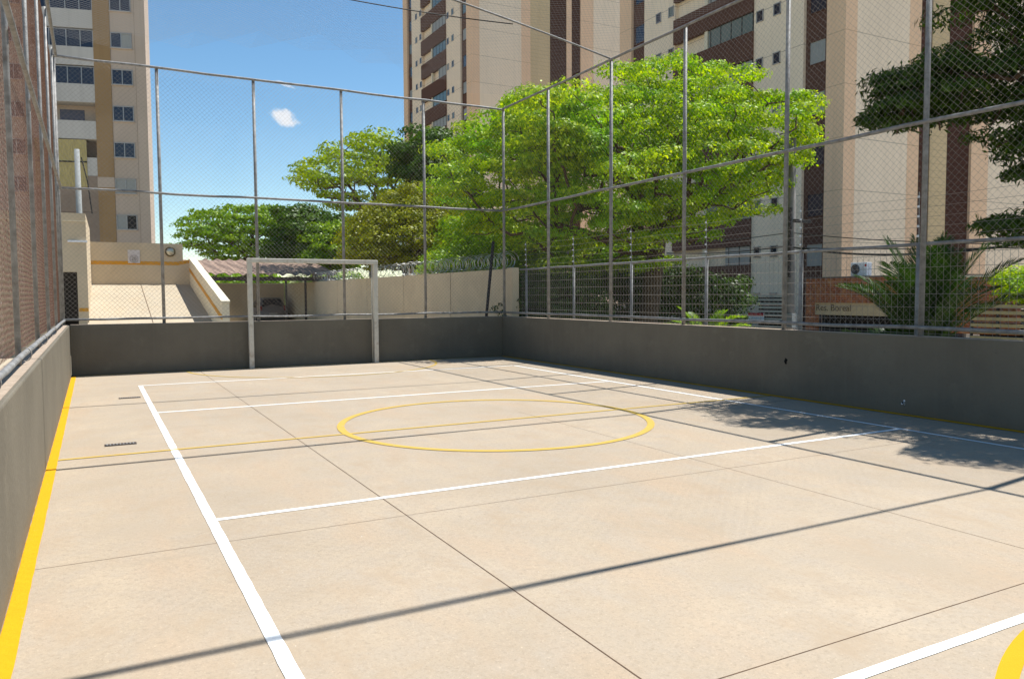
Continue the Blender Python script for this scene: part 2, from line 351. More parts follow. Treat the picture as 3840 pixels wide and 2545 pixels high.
# far fence
yF = L+0.13
ff = thing('chain_link_fence', 'tall chain link fence on the wall behind the goal', 'fence', (0, yF, HW), 'chain link fences round the court')
fx = [-0.12, 1.86, 3.93, 6.02, 8.2, WD+0.13]
for i, x in enumerate(fx): MB().tube([(x, yF, HW-0.02), (x, yF, HT)], 0.036, 12).disc((x, yF, HT+.005), 0.042, (0, 0, 1), 0.02, 12).build('post', M_GALV, ff, True)
def railseg(parent, a, b, r, n=14, sag=0.012, seed=0):
    rg = random.Random(seed); a = np.array(a, float); b = np.array(b, float); P = []
    for i in range(n+1):
        p = a+(b-a)*i/n
        if 0 < i < n: p = p+np.array([0, 0, rg.uniform(-sag, sag)])
        P.append(p)
    return MB().tube(P, r, 10).build('rail', M_GALV, parent, True)
railseg(ff, (fx[0], yF-.045, HT), (fx[-1], yF-.045, HT), 0.028, seed=1)
railseg(ff, (fx[0], yF-.05, HM), (fx[-1], yF-.05, HM), 0.027, seed=2)
railseg(ff, (fx[0], yF-.05, HW+0.115), (fx[-1], yF-.05, HW+0.115), 0.026, seed=3)
quads('chain_link_mesh', chainlink((-0.1, yF-.085, HW+0.09), (1, 0, 0), (0, 0, 1), WD+0.2, HT-HW-0.10, (0, 1, 0), seed=3), M_WIRE, ff)
# left fence
xL = -0.13
fl = thing('chain_link_fence', 'tall chain link fence on the left wall, seen almost edge on', 'fence', (xL, 5, HW), 'chain link fences round the court')
for y in (0.4, 2.9, 5.45, 8.05, 10.75, 13.4, 16.1, 18.6): MB().tube([(xL, y, HW-0.02), (xL, y, HT)], 0.024, 12).build('post', M_GALV, fl, True)
railseg(fl, (xL+.06, Y0, HT), (xL+.06, L, HT), 0.032, seed=4)
railseg(fl, (xL+.06, Y0, HM), (xL+.06, L, HM), 0.027, seed=5)
railseg(fl, (xL+.04, Y0, HW+0.10), (xL+.04, L, HW+0.10), 0.026, seed=6)
tw = MB()
for y in (5.45, 8.05, 10.75, 13.4):
    P = [(xL+.05+math.cos(a)*.05, y+.02*a/6, HW+.10+math.sin(a)*.06) for a in np.linspace(0, 12, 26)]; MB().tube(P, .004, 5).build('tie_wire', M_WIRE, fl)
quads('chain_link_mesh', chainlink((xL-.045, Y0, HW+0.09), (0, 1, 0), (0, 0, 1), L-Y0, HT-HW-0.10, (1, 0, 0), seed=5, r=0.0016), M_MOIRE, fl)
# right fence
xR = WD+0.11
fr = thing('chain_link_fence', 'tall chain link fence on the right wall in front of the leafy tree', 'fence', (xR, 5, HW), 'chain link fences round the court')
ry = [1.9, 4.32, 6.81, 9.24, 11.74, 14.15, 16.82]
for y in ry: MB().tube([(xR, y, HW-0.02), (xR, y, HT)], 0.037, 12).disc((xR, y, HT+.005), 0.044, (0, 0, 1), 0.03, 12).build('post', M_GALV, fr, True)
railseg(fr, (xR-.06, Y0, HT), (xR-.06, L, HT), 0.026, seed=7)
railseg(fr, (xR-.06, Y0, HM), (xR-.06, L, HM), 0.028, seed=8, n=18)
railseg(fr, (xR-.06, Y0, HW+0.115), (xR-.06, L, HW+0.115), 0.028, seed=9, n=18, sag=.01)
quads('chain_link_mesh', chainlink((xR-.10, Y0, HW+0.09), (0, 1, 0), (0, 0, 1), L-Y0, HT-HW-0.10, (1, 0, 0), seed=9, r=0.0013), M_WIRE, fr)
# roof pipes with tie cables and overhead net
XM = (xL+xR)/2; RZ = 0.80
def roofz(x): t_ = min(1, abs(x-XM)/(XM-xL)); return HT+0.02+RZ*(1-t_**1.25)
nx = thing('overhead_net', 'thin ball net with arched pipes stretched above the whole court', 'net', (XM, 9, HT))
for y in (4.32, 9.24, 14.12):
    MB().tube([(x, y, roofz(x)) for x in np.linspace(xL, xR-.02, 24)], 0.019, 10).build('roof_pipe', M_GALV, nx, True)
    MB().tube([(x, y+.01, 7.05+0.012*(x-XM)**2*0.9) for x in np.linspace(XM-2.9, XM+2.9, 12)], 0.010, 6).build('tie_cable', M_CABLE, nx)
def netq():
    Q = []; r = 0.0011; pitch = 0.105
    xs = [xL, XM, xR-.05]
    LU, y0 = L-4.2, 4.2; W_ = xs[2]-xs[0]
    for fam in (1, -1):
        for i in range(int((LU+W_)/pitch)):
            c = (i+.5)*pitch-W_ if fam == 1 else (i+.5)*pitch
            pts = []
            for tx in np.linspace(0, W_, 9):
                y = c+tx if fam == 1 else c-tx
                pts.append((xs[0]+tx, y0+y, roofz(xs[0]+tx)+0.03))
            for a, b in zip(pts[:-1], pts[1:]):
                if a[1] < y0 or b[1] < y0 or a[1] > L+.1 or b[1] > L+.1: continue
                a = np.array(a); b = np.array(b); d = (b-a)/np.linalg.norm(b-a); s = np.cross(d, (0, 0, 1)); s /= np.linalg.norm(s); n_ = np.cross(s, d)
                cc = [s*r, n_*r, -s*r*.5-n_*r]
                for k in range(3): Q.append((a+cc[k], b+cc[k], b+cc[(k+1) % 3], a+cc[(k+1) % 3]))
    return np.array(Q)
quads('net_mesh', netq(), M_NET, nx)
# ------------------------------------------------------------------ goal
g = thing('goal_frame', 'white metal futsal goal frame standing against the far wall', 'goal', (5.2, 18.98, 0))
gx0, gx1, gy, gh = 3.69, 6.72, 18.93, 2.52
for x in (gx0, gx1):
    MB().box((x-.055, gy-.055, 0), (x+.055, gy+.055, gh-.05)).build('goal_post', M_GOAL, g, bevel=.012)
MB().box((gx0-.06, gy-.057, gh-.05), (gx1+.06, gy+.057, gh+.055)).build('crossbar', M_GOAL, g, bevel=.012)
for x in (gx0, gx1):
    MB().tube([(x-.05 if x == gx1 else x+.02, gy+.12, 0.01), (x-.05 if x == gx1 else x+.02, gy+.12, gh-.02)], .018, 8).build('rear_stay', M_GOAL, g, True)
    MB().box((x-.02, gy+.05, gh-.04), (x+.02, gy+.15, gh-.01)).build('stay_bracket', M_GOAL, g)
# ------------------------------------------------------------------ outer mesh fence with electric wires (right side, toward the street)
xo, zo = 10.98, 2.39
of = thing('welded_mesh_fence', 'lower welded wire fence with electric wires, beyond the right wall', 'fence', (xo, 8, 0))
oy = [2.5, 4.9, 7.18, 9.3, 11.6, 14.0, 16.35, 18.75]
for y in oy: MB().tube([(xo, y, 0.05), (xo, y, zo)], 0.034, 10).build('post', M_GALV, of, True)
MB().tube([(xo, y, zo+0.006*math.sin(y*3)) for y in np.linspace(0, 19.1, 30)], 0.026, 8).build('rail', M_GALV, of, True)
g1 = MB()
for z in np.arange(0.35, zo, 0.19): g1.tube([(xo, 0, z), (xo, 19.1, z)], 0.0032, 4)
for y in np.arange(0, 19.1, 0.10): g1.tube([(xo+.003, y, 0.1), (xo+.003, y, zo)], 0.0026, 4)
g1.build('welded_mesh', M_WIRE, of)
for y in oy[2:]:
    MB().tube([(xo, y, zo), (xo-.02, y, zo+.75)], .008, 6).build('electric_rod', M_GALV, of)
    for k in range(5): MB().disc((xo-.03, y, zo+.12+.14*k), .016, (0, 0, 1), .03, 8).build('insulator', M_SIGNW, of)
q = MB()
for k in range(5): q.tube([(xo-.045, y, zo+.12+.14*k-0.02*math.sin(abs(((y/2.35) % 1)-.5)*3.1)) for y in np.linspace(4.6, 19, 40)], .0022, 4)
q.build('electric_wires', M_WIRE, of)
q = MB()
for z in np.arange(-1.1, 1.15, .09): q.tube([(xo+.05, 0, z), (xo+.05, 19, z)], .001, 3)
# end pillar and cream boundary wall with razor wire
cw = thing('boundary_wall', 'long tall cream wall topped with coiled razor wire, beyond the far fence', 'wall', (11.1, 30, 0))
hs = 2.44
ys = [19.75, 24.1, 28.6, 33.2, 37.9, 42.6, 49.6]
for a, b in zip(ys[:-1], ys[1:]): MB().box((11.05, a+.02, 0), (11.25, b-.02, hs)).build('wall_panel', M_CREAM, cw)
for y in ys[1:-1]: MB().box((11.07, y-.02, 0), (11.23, y+.02, hs-.004)).build('panel_joint', M_STEEL, cw)
MB().box((10.88, 19.40, 0), (11.10, 19.72, hs+.02)).build('end_pillar', M_CREAM, cw, bevel=.01)
P = []; q = MB()
nturn = 184
for i in range(nturn*12):
    a = i/12*2*math.pi; y = 19.9+i/12*0.16; rr = .23+.04*math.sin(i*.37)
    P.append((11.15+math.cos(a)*rr, y+.10*math.sin(a*.5), hs+.25+math.sin(a)*rr))
q.tube(P, .006, 3, cap=False)
q.build('razor_wire_coil', M_RAZOR, cw)
# back wall of parking
bw = thing('boundary_wall', 'shaded cream wall at the back of the carport', 'wall', (7, 50, 0))
MB().box((1.0, 49.7, 0), (11.0, 49.95, 2.42)).build('wall_panel', M_CREAM, bw)
MB().box((0.98, 49.66, 2.42), (11.02, 49.99, 2.47)).build('coping', M_CREAML, bw)
# leaning dark pole next to the corner
a = ony(1823, 1195, 19.95); b = ony(1850, 905, 19.95)
lp = thing('leaning_pole', 'dark metal pole leaning behind the far fence near the right corner', 'pole', tuple(a*np.array([1, 1, 0])))
MB().tube([a+(a-b)*1.0, b], .045, 8).build('shaft', M_STEEL, lp, True)
MB().box((a+(a-b)*1.0)[:]-np.array([.1, .1, .02]), (a+(a-b)*1.0)[:]+np.array([.1, .1, .01])).build('base_plate', M_STEEL, lp)
# ------------------------------------------------------------------ ramp and its walls
YB = 32.0
bt = 2.14
rp = thing('car_ramp', 'pale concrete car ramp rising behind the far wall', 'ramp', (2, 24, 0))
P0 = [(0.36, 21.3, 0.0), (0.36, YB, bt), (0.36, YB, 0.0)]
MB().prism([(0.30, 21.3, 0.0), (0.30, YB, bt), (0.30, YB, 0.0)], (3.42, 0, 0)).build('ramp_slab', M_RAMP, rp)
MB().prism([(2.02, 21.35, .016), (2.02, YB, bt+.005), (2.02, YB, bt-.02), (2.02, 21.35, -.01)], (.02, 0, 0)).build('slab_joint', M_JOINT, rp)
pw = thing('ramp_parapet', 'sloping white topped ramp wall with an orange stripe', 'wall', (3.8, 24, 0))
def rampz(y): return max(0, (y-21.3)/(YB-21.3)*bt)
y1 = 23.7
pa = [(3.72, y1, 0), (3.72, YB, 0), (3.72, YB, 3.10), (3.72, y1+.15, 1.53), (3.72, y1, 1.50)]
MB().prism(pa, (.20, 0, 0)).build('wall_body', M_CREAML, pw)
MB().prism([(3.717, y1, 1.16), (3.717, y1+.35, 1.20), (3.717, YB, 2.78), (3.717, YB, 2.64), (3.717, y1+.35, 1.05), (3.717, y1, 1.02)], (-.006, 0, 0)).build('orange_stripe', M_ORANGE, pw)
MB().prism([(3.70, y1-.02, 1.503), (3.70, y1+.15, 1.533), (3.70, YB, 3.103), (3.70, YB, 3.16), (3.70, y1+.15, 1.59), (3.70, y1-.02, 1.56)], (.24, 0, 0)).build('coping', M_CREAML, pw)
kw = thing('ramp_back_wall', 'beige wall across the top of the ramp with a speed sign and round mirror', 'wall', (2, YB, 0))
MB().box((0.36, YB+.003, 0), (3.50, YB+.22, 3.67)).box((3.50, YB+.003, 0), (3.94, YB+.22, 3.02)).build('wall_body', M_CREAM, kw)
zs = 2.93
MB().box((0.40, YB-.004, zs-.065), (3.3, YB+.002, zs+.065)).prism([(3.3, YB-.004, zs-.065), (3.717, YB-.004, zs+.09-.065), (3.717, YB-.004, zs+.09+.065), (3.3, YB-.004, zs+.065)], (0, .006, 0)).build('orange_stripe', M_ORANGE, kw)
sg = ony(502, 962, YB)
sp = thing('speed_sign', 'small square plaque with a black ringed 20 on the ramp back wall', 'sign', (sg[0], YB-.02, sg[2]))
MB().box((sg[0]-.20, YB-.02, sg[2]-.24), (sg[0]+.20, YB-.008, sg[2]+.24)).build('plate', mat('sign_plate', (.60, .56, .55), .6, .06), sp)
MB().tube([(sg[0]+math.cos(a)*.135, YB-.026, sg[2]-.09+math.sin(a)*.135) for a in np.linspace(0, 2*math.pi, 33)], .010, 6, cap=False).build('ring', mat('ring_grey', (.20, .17, .20), .6, .1), sp)
def text(name, s, size, origin, xdir, zdir, m, parent, extr=.002):
    c = bpy.data.curves.new(name, 'FONT'); c.body = s; c.size = size; c.extrude = extr; c.align_x = 'CENTER'; c.align_y = 'CENTER'
    o = bpy.data.objects.new(name, c); COL.objects.link(o)
    dg = bpy.context.evaluated_depsgraph_get(); me = bpy.data.meshes.new_from_object(o.evaluated_get(dg)); bpy.data.objects.remove(o)
    x = np.array(xdir, float); z = np.array(zdir, float); n_ = np.cross(x, z)
    V = np.array([v.co[:] for v in me.vertices]); V = np.array(origin)+np.outer(V[:, 0], x)+np.outer(V[:, 1], z)+np.outer(V[:, 2], n_)
    mb = MB(); mb.add(V, [tuple(p.vertices) for p in me.polygons]); return mb.build(name, m, parent)
text('digits', '20', .17, (sg[0], YB-.024, sg[2]-.08), (1, 0, 0), (0, 0, 1), M_BLACK, sp)
text('small_text', 'km/h', .06, (sg[0], YB-.024, sg[2]-.17), (1, 0, 0), (0, 0, 1), M_BLACK, sp)
mr = ony(638, 944, YB)
mm = thing('round_mirror', 'round convex traffic mirror mounted at the right end of the ramp wall', 'mirror', (mr[0], YB-.05, mr[2]))
MB().tube([(mr[0]+math.cos(a)*.165, YB-.07, mr[2]+math.sin(a)*.165) for a in np.linspace(0, 2*math.pi, 33)], .022, 8, cap=False).build('rim', mat('brown_rim', (.10, .07, .02), .5, .2), mm, True)
MB().tube([(mr[0], YB-.06, mr[2]), (mr[0], YB-.075, mr[2]), (mr[0], YB-.09, mr[2])], [.15, .13, .03], 24).build('mirror_face', mat('mirror_glass', (.55, .50, .38), .25, .1, metal=.6), mm, True)
MB().tube([(mr[0], YB, mr[2]), (mr[0], YB-.06, mr[2])], .03, 8).build('bracket', M_STEEL, mm)
# left block
bl = thing('garage_block', 'beige building left of the ramp with a dark doorway and a sunlit edge', 'building', (-1.2, 26, 0))
yb = 26.0
dz = ony(270, 1019, yb)[2]; dx0, dx1 = ony(252, 1100, yb)[0], ony(292, 1100, yb)[0]
tz = ony(300, 800, yb)[2]
xe = ony(327, 1000, yb)[0]; xk = ony(341, 1000, YB)[0]
MB().box((-9, yb, 0), (dx0-.35, yb+.25, tz-.0)).box((dx0-.35, yb, dz), (dx1, yb+.25, tz)).prism([(dx1, yb, 0), (xe, yb, 0), (xk, YB, 0), (xk-.2, YB, 0), (dx1, yb+.25, 0)], (0, 0, tz)).build('wall', M_CREAM, bl)
MB().box((-9, yb+.3, tz-.25), (xe-.3, YB-.2, tz-.08)).build('roof', M_CREAM, bl)
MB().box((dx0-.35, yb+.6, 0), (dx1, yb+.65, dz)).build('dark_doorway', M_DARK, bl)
MB().box((dx1+.02, yb-.006, ony(300, 1168, yb)[2]), (xe-.004, yb, ony(300, 1155, yb)[2])).build('orange_stripe', M_ORANGE, bl)
MB().box((-9.02, yb-.03, tz-.235), (xe+.002, yb-.001, tz-.215)).build('cornice', M_CREAML, bl)
lz = ony(295, 905, yb)
MB().box((lz[0]-.28, yb-.05, lz[2]-.03), (lz[0]+.22, yb, lz[2]+.03)).build('wall_lamp', M_SIGNW, bl)
# slender round pole behind the block
pq = ony(290, 560, 34.0); pz = pq[2]
pp = thing('concrete_pole', 'pale concrete utility pole behind the garage block', 'pole', (pq[0], 34, 0))
MB().tube([(pq[0], 34, 0), (pq[0]-.02, 34, pz)], [.13, .09], 12).build('shaft', mat('pale_concrete', (.27, .28, .27), .8, .15, 3, .2), pp, True)
MB().tube([(pq[0]+.12, 33.9, pz-.3), (pq[0]+.30, 33.9, pz-1.2), (pq[0]+.42, 33.9, pz-2.4)], .025, 6).build('cable', M_CABLE, pp)
# ------------------------------------------------------------------ carport and car
cp = thing('carport', 'open carport with a wavy clay coloured tile roof', 'carport', (7, 45, 0))
ye, yr = 42.0, 49.0
ze = ony(900, 1029, ye)[2]; zr = ony(900, 981, yr)[2]+.05
xa = ony(765, 1029, ye)[0]-1.4; xb = ony(1268, 1029, ye)[0]
nx_ = 220; ny_ = 10; V = []; Fc = []
for jy in range(ny_):
    for ix in range(nx_+1):
        x = xa+(xb-xa)*ix/nx_; t_ = jy/(ny_-1); ph = ((x-xa)/.66) % 1
        wv = .10*(1-abs(2*ph-1)*1.25) if True else 0
        row = 0.03*((jy % 3)/3)
        V.append((x, ye+(yr-ye)*t_, ze+(zr-ze)*t_+max(-.1, wv)+row+.02*math.sin(ix*.7+jy)))
for jy in range(ny_-1):
    for ix in range(nx_): a_ = jy*(nx_+1)+ix; Fc.append((a_, a_+1, a_+nx_+2, a_+nx_+1))
V2 = [(x, y, z-.025) for x, y, z in V]; nv = len(V)
Fc2 = [tuple(i+nv for i in q)[::-1] for q in Fc]
Fe = [(ix+1, ix, ix+nv, ix+1+nv) for ix in range(nx_)]
MB().add(V+V2, Fc+Fc2+Fe).build('tile_roof', M_TILE, cp)
MB().box((xa, ye+.15, ze-.32), (xb-.1, ye+.27, ze-.12)).build('front_beam', M_STEEL, cp)
MB().box((xa, yr-.4, zr-.40), (xb-.1, yr-.28, zr-.12)).build('rear_beam', M_STEEL, cp)
for x in (xa+.3, ony(965, 1100, ye+.2)[0], ony(1073, 1100, ye+.2)[0], ony(1146, 1100, ye+.2)[0]):
    MB().box((x-.05, ye+.16, 0), (x+.05, ye+.26, ze-.32)).build('post', M_STEEL, cp)
for x in np.arange(xa+.6, xb-.2, 1.4): MB().box((x-.03, ye+.15, ze-.12), (x+.03, yr-.3, ze-.06)).build('rafter', M_STEEL, cp)
# car: rear view hatchback
cc = atd(1025, 1200, 46.0); cx, cy = cc[0], cc[1]
car = thing('parked_car', 'dark silver hatchback parked in the shade under the carport', 'car', (cx, cy, 0))
M_CAR = glass('dark_silver_paint', (.16, .15, .17), .3)
def cs(y, hw, zb, zw, zt, ht):   # section: y, half width, bottom, waist, top, half top width
    return [(cx-hw, y, zb), (cx-hw*1.0, y, zb+.3), (cx-hw, y, zw), (cx-ht, y, zt), (cx, y, zt+.03), (cx+ht, y, zt), (cx+hw, y, zw), (cx+hw, y, zb+.3), (cx+hw, y, zb)]
secs = [cs(cy, .78, .30, .85, .95, .70), cs(cy+.06, .84, .24, .98, 1.05, .66), cs(cy+.45, .86, .22, .98, 1.52, .56), cs(cy+1.1, .87, .22, .97, 1.57, .58), cs(cy+2.1, .87, .22, .95, 1.50, .56), cs(cy+2.8, .87, .22, .93, 1.0, .7), cs(cy+3.7, .84, .24, .80, .86, .7), cs(cy+3.95, .74, .3, .6, .66, .6)]
V = [p for s_ in secs for p in s_]; Fc = []
for i in range(len(secs)-1):
    for k in range(9): a_ = i*9+k; b_ = i*9+(k+1) % 9; Fc.append((a_, b_, b_+9, a_+9))
Fc += [tuple(range(9))[::-1], tuple(range(63, 72))]
MB().add(V, Fc).build('body', M_CAR, car, True)
MB().prism([(cx-.60, cy+.10, 1.05), (cx+.60, cy+.10, 1.05), (cx+.50, cy+.385, 1.46), (cx-.50, cy+.385, 1.46)], (0, -.03, .02)).build('rear_window', M_GLASS, car)
MB().box((cx-.5, cy+.34, 1.56), (cx+.5, cy+.62, 1.585)).build('spoiler', M_CAR, car)
for s_ in (-1, 1):
    MB().box((cx+s_*.62, cy-.02, .82), (cx+s_*.83, cy+.1, 1.12)).build('tail_light', mat('tail_red', (.25, .01, .02), .3, .05), car, bevel=.03)
    for yy in (cy+.8, cy+3.2):
        wh = MB().tube([(cx+s_*.72, yy, .31), (cx+s_*.88, yy, .31)], .31, 20).build('wheel', M_BLACK, car, True)
        MB().disc((cx+s_*.885, yy, .31), .19, (1, 0, 0), .02, 16).build('rim', M_FRAME, wh)
    MB().prism([(cx+s_*.872, cy+.75, 1.0), (cx+s_*.872, cy+2.6, .98), (cx+s_*.60, cy+2.1, 1.44), (cx+s_*.60, cy+.85, 1.46)], (s_*.012, 0, .004)).build('side_window', M_GLASS, car)
MB().box((cx-.80, cy-.06, .30), (cx+.80, cy+.03, .55)).build('bumper', mat('bumper_plastic', (.10, .10, .10), .6, .1), car, bevel=.03)
MB().box((cx-.22, cy-.075, .58), (cx+.22, cy-.0, .70)).build('number_plate', M_FRAME, car)
# ------------------------------------------------------------------ apartment buildings
def facade_mat(name, col, z0=2.8, off=0.0, groove=.35):
    m = bpy.data.materials.new(name); m.use_nodes = True; t = m.node_tree; b = t.nodes['Principled BSDF']
    v = mapping(t)
    c = mixc(t, noise(t, v, .25, 7, .6, .3, .7), [x*.94 for x in col], [min(1, x*1.04) for x in col])
    vs = mapping(t, (2.5, 2.5, .08)); c = mixc(t, noise(t, vs, 1, 6, .65, .5, .8), c, [x*.86 for x in col])
    g_ = nn(t, 'ShaderNodeNewGeometry'); sx = nn(t, 'ShaderNodeSeparateXYZ'); t.links.new(g_.outputs['Position'], sx.inputs[0])
    md = nn(t, 'ShaderNodeMath', operation='ADD'); md.inputs[1].default_value = 100*z0-off; t.links.new(sx.outputs['Z'], md.inputs[0])
    mo = nn(t, 'ShaderNodeMath', operation='MODULO'); mo.inputs[1].default_value = z0; t.links.new(md.outputs[0], mo.inputs[0])
    lt = nn(t, 'ShaderNodeMath', operation='LESS_THAN'); lt.inputs[1].default_value = .035; t.links.new(mo.outputs[0], lt.inputs[0])
    ml = nn(t, 'ShaderNodeMath', operation='MULTIPLY'); ml.inputs[1].default_value = groove; t.links.new(lt.outputs[0], ml.inputs[0])
    c = mixc(t, ml.outputs[0], c, [x*.3 for x in col])
    t.links.new(c, b.inputs['Base Color']); b.inputs['Roughness'].default_value = .9; b.inputs['Specular IOR Level'].default_value = .15
    return m
ZF = 2.75
JO = 15.37 % ZF
JA = 29.57 % ZF
M_BL = facade_mat('light_facade', (.88, .73, .56), ZF, JO, .7)
M_BP = facade_mat('peach_facade', (.82, .57, .38), ZF, JO, .5)
M_BT = facade_mat('ochre_facade', (.62, .48, .29), ZF/7, 0, .28)
M_BR = facade_mat('brown_tile_facade', (.125, .066, .05), ZF/14, 0, .3)
M_BRL = facade_mat('louvre_facade', (.075, .035, .025), ZF/9, 0, .7)
M_OCH = mat('ochre_balcony_wall', (.55, .42, .22), .9, .1)
def sidewindow(par, x, ya, yb_, za, zb_, frame=True):
    w_ = MB().box((x-.05, ya, za), (x+.06, yb_, za+.05)).box((x-.05, ya, zb_-.05), (x+.06, yb_, zb_)).box((x-.05, ya, za), (x+.06, ya+.05, zb_)).box((x-.05, yb_-.05, za), (x+.06, yb_, zb_)).build('window', M_FRAME if frame else M_BR, par)
    MB().box((x-.006, ya+.05, za+.05), (x+.02, yb_-.05, zb_-.05)).build('pane', rnd.choice([M_GLASS, M_GLASS, M_GLASS, M_GLASSG, M_CURT]), w_)
def tower(label, x0, y0, zb, zt, strips, side, fl_list, depth):
    """-x face (plane x0) bays from y0 upward as in the survey; -y face strips"""
    t = thing('apartment_tower', label, 'building', (x0, y0, zb), 'brown and beige apartment towers')
    ylen = 19.6; xlen = 21.0
    MB().box((x0+.30, y0+.30, zb), (x0+xlen, y0+ylen, zt-.6)).build('core', M_BL, t)
    # bays on the -x face (offsets along y)
    MB().box((x0, y0, zb), (x0+.5, y0+1.2, zt)).build('corner_pier', M_BP, t)
    MB().box((x0+.22, y0+1.2, zb), (x0+.9, y0+2.75, zt-.4)).build('brown_column', M_BR, t)
    MB().box((x0+.02, y0+2.75, zb), (x0+.9, y0+6.45, zt)).build('light_panel', M_BL, t)
    MB().box((x0+.02, y0+13.6, zb), (x0+.9, y0+16.9, zt)).build('light_panel', M_BL, t)
    MB().box((x0+.22, y0+16.9, zb), (x0+.9, y0+18.4, zt-.4)).build('brown_column', M_BR, t)
    MB().box((x0, y0+18.4, zb), (x0+.5, y0+19.8, zt)).build('corner_pier', M_BP, t)
    for i, J in enumerate(fl_list):
        bal = MB().box((x0-.12, y0+6.45, J-2.55), (x0+.10, y0+13.6, J-.95)).box((x0+.10, y0+6.5, J-2.5), (x0+1.9, y0+13.55, J-2.2)).build('balcony', M_BR, t)
        MB().box((x0+1.5, y0+6.45, J-2.2), (x0+1.6, y0+13.6, J+.2)).build('balcony_wall', M_OCH, bal)
        MB().box((x0-.06, y0+10.35, J-.95), (x0+.12, y0+10.62, J+.2)).build('balcony_post', M_CREAML, bal)
        ge = y0+(10.3 if (i % 4) != 1 else 8.6)
        MB().box((x0+.0, y0+6.5, J-.95), (x0+.03, ge, J+.2)).build('balcony_glazing', M_CURT if i % 2 else M_GLASSG, bal)
        gz = MB()
        for k in np.arange(y0+6.5, ge, .9): gz.box((x0-.015, k-.03, J-.95), (x0-.003, k+.03, J+.2))
        gz.box((x0-.02, y0+6.48, J+.15), (x0-.001, ge, J+.2)); gz.build('glazing_bars', M_BLACK, bal)
        MB().box((x0+1.47, y0+11.1, J-2.1), (x0+1.497, y0+12.5, J-.1)).build('balcony_door', M_GLASS, bal)
        for ya in (4.66, 5.97, 13.97, 15.3): sidewindow(t, x0+.02, y0+ya-.27, y0+ya+.27, J-.57, J+.10)
        for ya in (1.35, 17.05): sidewindow(t, x0+.22, y0+ya, y0+ya+1.15, J-1.24, J+.04, False)
    # -y face
    for (a_, b_, m_, rec) in strips: MB().box((x0+a_+(.5 if a_ == 0 else 0), y0+rec, zb), (x0+b_, y0+.6+rec, zt-(0.4 if rec > .2 else 0))).build('front_panel', m_, t)
    MB().box((x0-.1, y0-.1, zt), (x0+xlen+.1, y0+ylen+.1, zt+.25)).build('roof_slab', M_BL, t)
    MB().box((x0+6, y0+6, zt+.25), (x0+14, y0+14, zt+4)).build('roof_tank_house', M_BL, t)
    return t
zj = JO
flB = [JO+ZF*k for k in range(0, 12)]
tower('nearer brown and beige apartment tower behind the leafy tree', 35.4, 28.25, -1.3, 33.5, [(0, .9, M_BP, 0), (.9, 5.2, M_BL, .01), (5.2, 6.2, M_BP, 0), (6.2, 7.35, M_BRL, .15), (7.35, 8.9, M_BT, .1), (8.9, 11.1, M_BRL, .15), (11.1, 12.8, M_BP, 0), (12.8, 18.5, M_BL, .01), (18.5, 21, M_BP, 0)], 1, flB, 20)
flA = [JA+ZF*k for k in range(0, 15)]
tower('farther brown and beige apartment tower rising behind the trees', 35.5, 73.9, -1.3, 44.7, [(0, .95, M_BP, 0), (.95, 5.9, M_BL, .01), (5.9, 7.0, M_BP, 0), (7.0, 9.5, M_BT, .1), (9.5, 11.6, M_BRL, .15), (11.6, 12.25, M_BP, .05), (12.25, 13.4, M_BRL, .15), (13.4, 15.1, M_BP, 0), (15.1, 19.3, M_BL, .01), (19.3, 21, M_BP, 0)], 1, flA, 20)
# left tower (slightly turned)
T0 = np.array([4.55, 66.35, 0.]); TT = np.array([.968, -.25, 0.]); TN = np.array([-.25, -.968, 0.])
M_G1 = facade_mat('greyish_beige_facade', (.50, .405, .33), 2.72, 5.2, .15)
M_G2 = facade_mat('tan_facade', (.33, .215, .11), 2.72, 5.2, .15)
M_G3 = facade_mat('pale_grey_facade', (.52, .50, .47), 50, 0, 0)
M_G4 = mat('taupe_wall', (.26, .20, .155), .9, .1)
def tb(mb, s0, s1, z0, z1, n0, n1):   # box in tower frame: along, height, outward
    a_ = T0+TT*s0+TN*n0; b_ = T0+TT*s1+TN*n0; c_ = T0+TT*s1+TN*n1; d_ = T0+TT*s0+TN*n1
    return mb.prism([a_+(0, 0, z0), b_+(0, 0, z0), c_+(0, 0, z0), d_+(0, 0, z0)], (0, 0, z1-z0))
ta = thing('apartment_tower', 'grey beige apartment tower with a tan stripe at the left', 'building', tuple(T0))
ZT = 44.0
tb(MB(), -34, -5, 0, ZT-.3, -16, -1.45).build('core', M_G1, ta)
tb(MB(), -3.62, -2.44, 9.95, 10.72, .0, .075).build('pale_band', M_G1, ta)
tb(MB(), -2.45, 0, 0, ZT, -1.5, 0).build('wall', M_G1, ta)
tb(MB(), -.75, -.73, 0, ZT-1, -.02, .01).build('corner_joint', M_G4, ta)
tb(MB(), -3.60, -2.452, 0, ZT, -1.5, .06).build('tan_stripe', M_G2, ta)
tb(MB(), -8.15, -7.85, 0, ZT, -1.5, .04).build('wall', M_G1, ta)
tb(MB(), -11.2, -8.16, 0, ZT, -1.5, 0).build('wall', M_G1, ta)
tb(MB(), -13.5, -11.21, 0, ZT, -1.5, .06).build('tan_stripe', M_G2, ta)
tb(MB(), -34, -13.51, 0, ZT, -1.5, 0).build('wall', M_G1, ta)
tb(MB(), -34.1, .05, ZT+.002, ZT+.3, -1.5, .15).build('roof_slab', M_G1, ta)
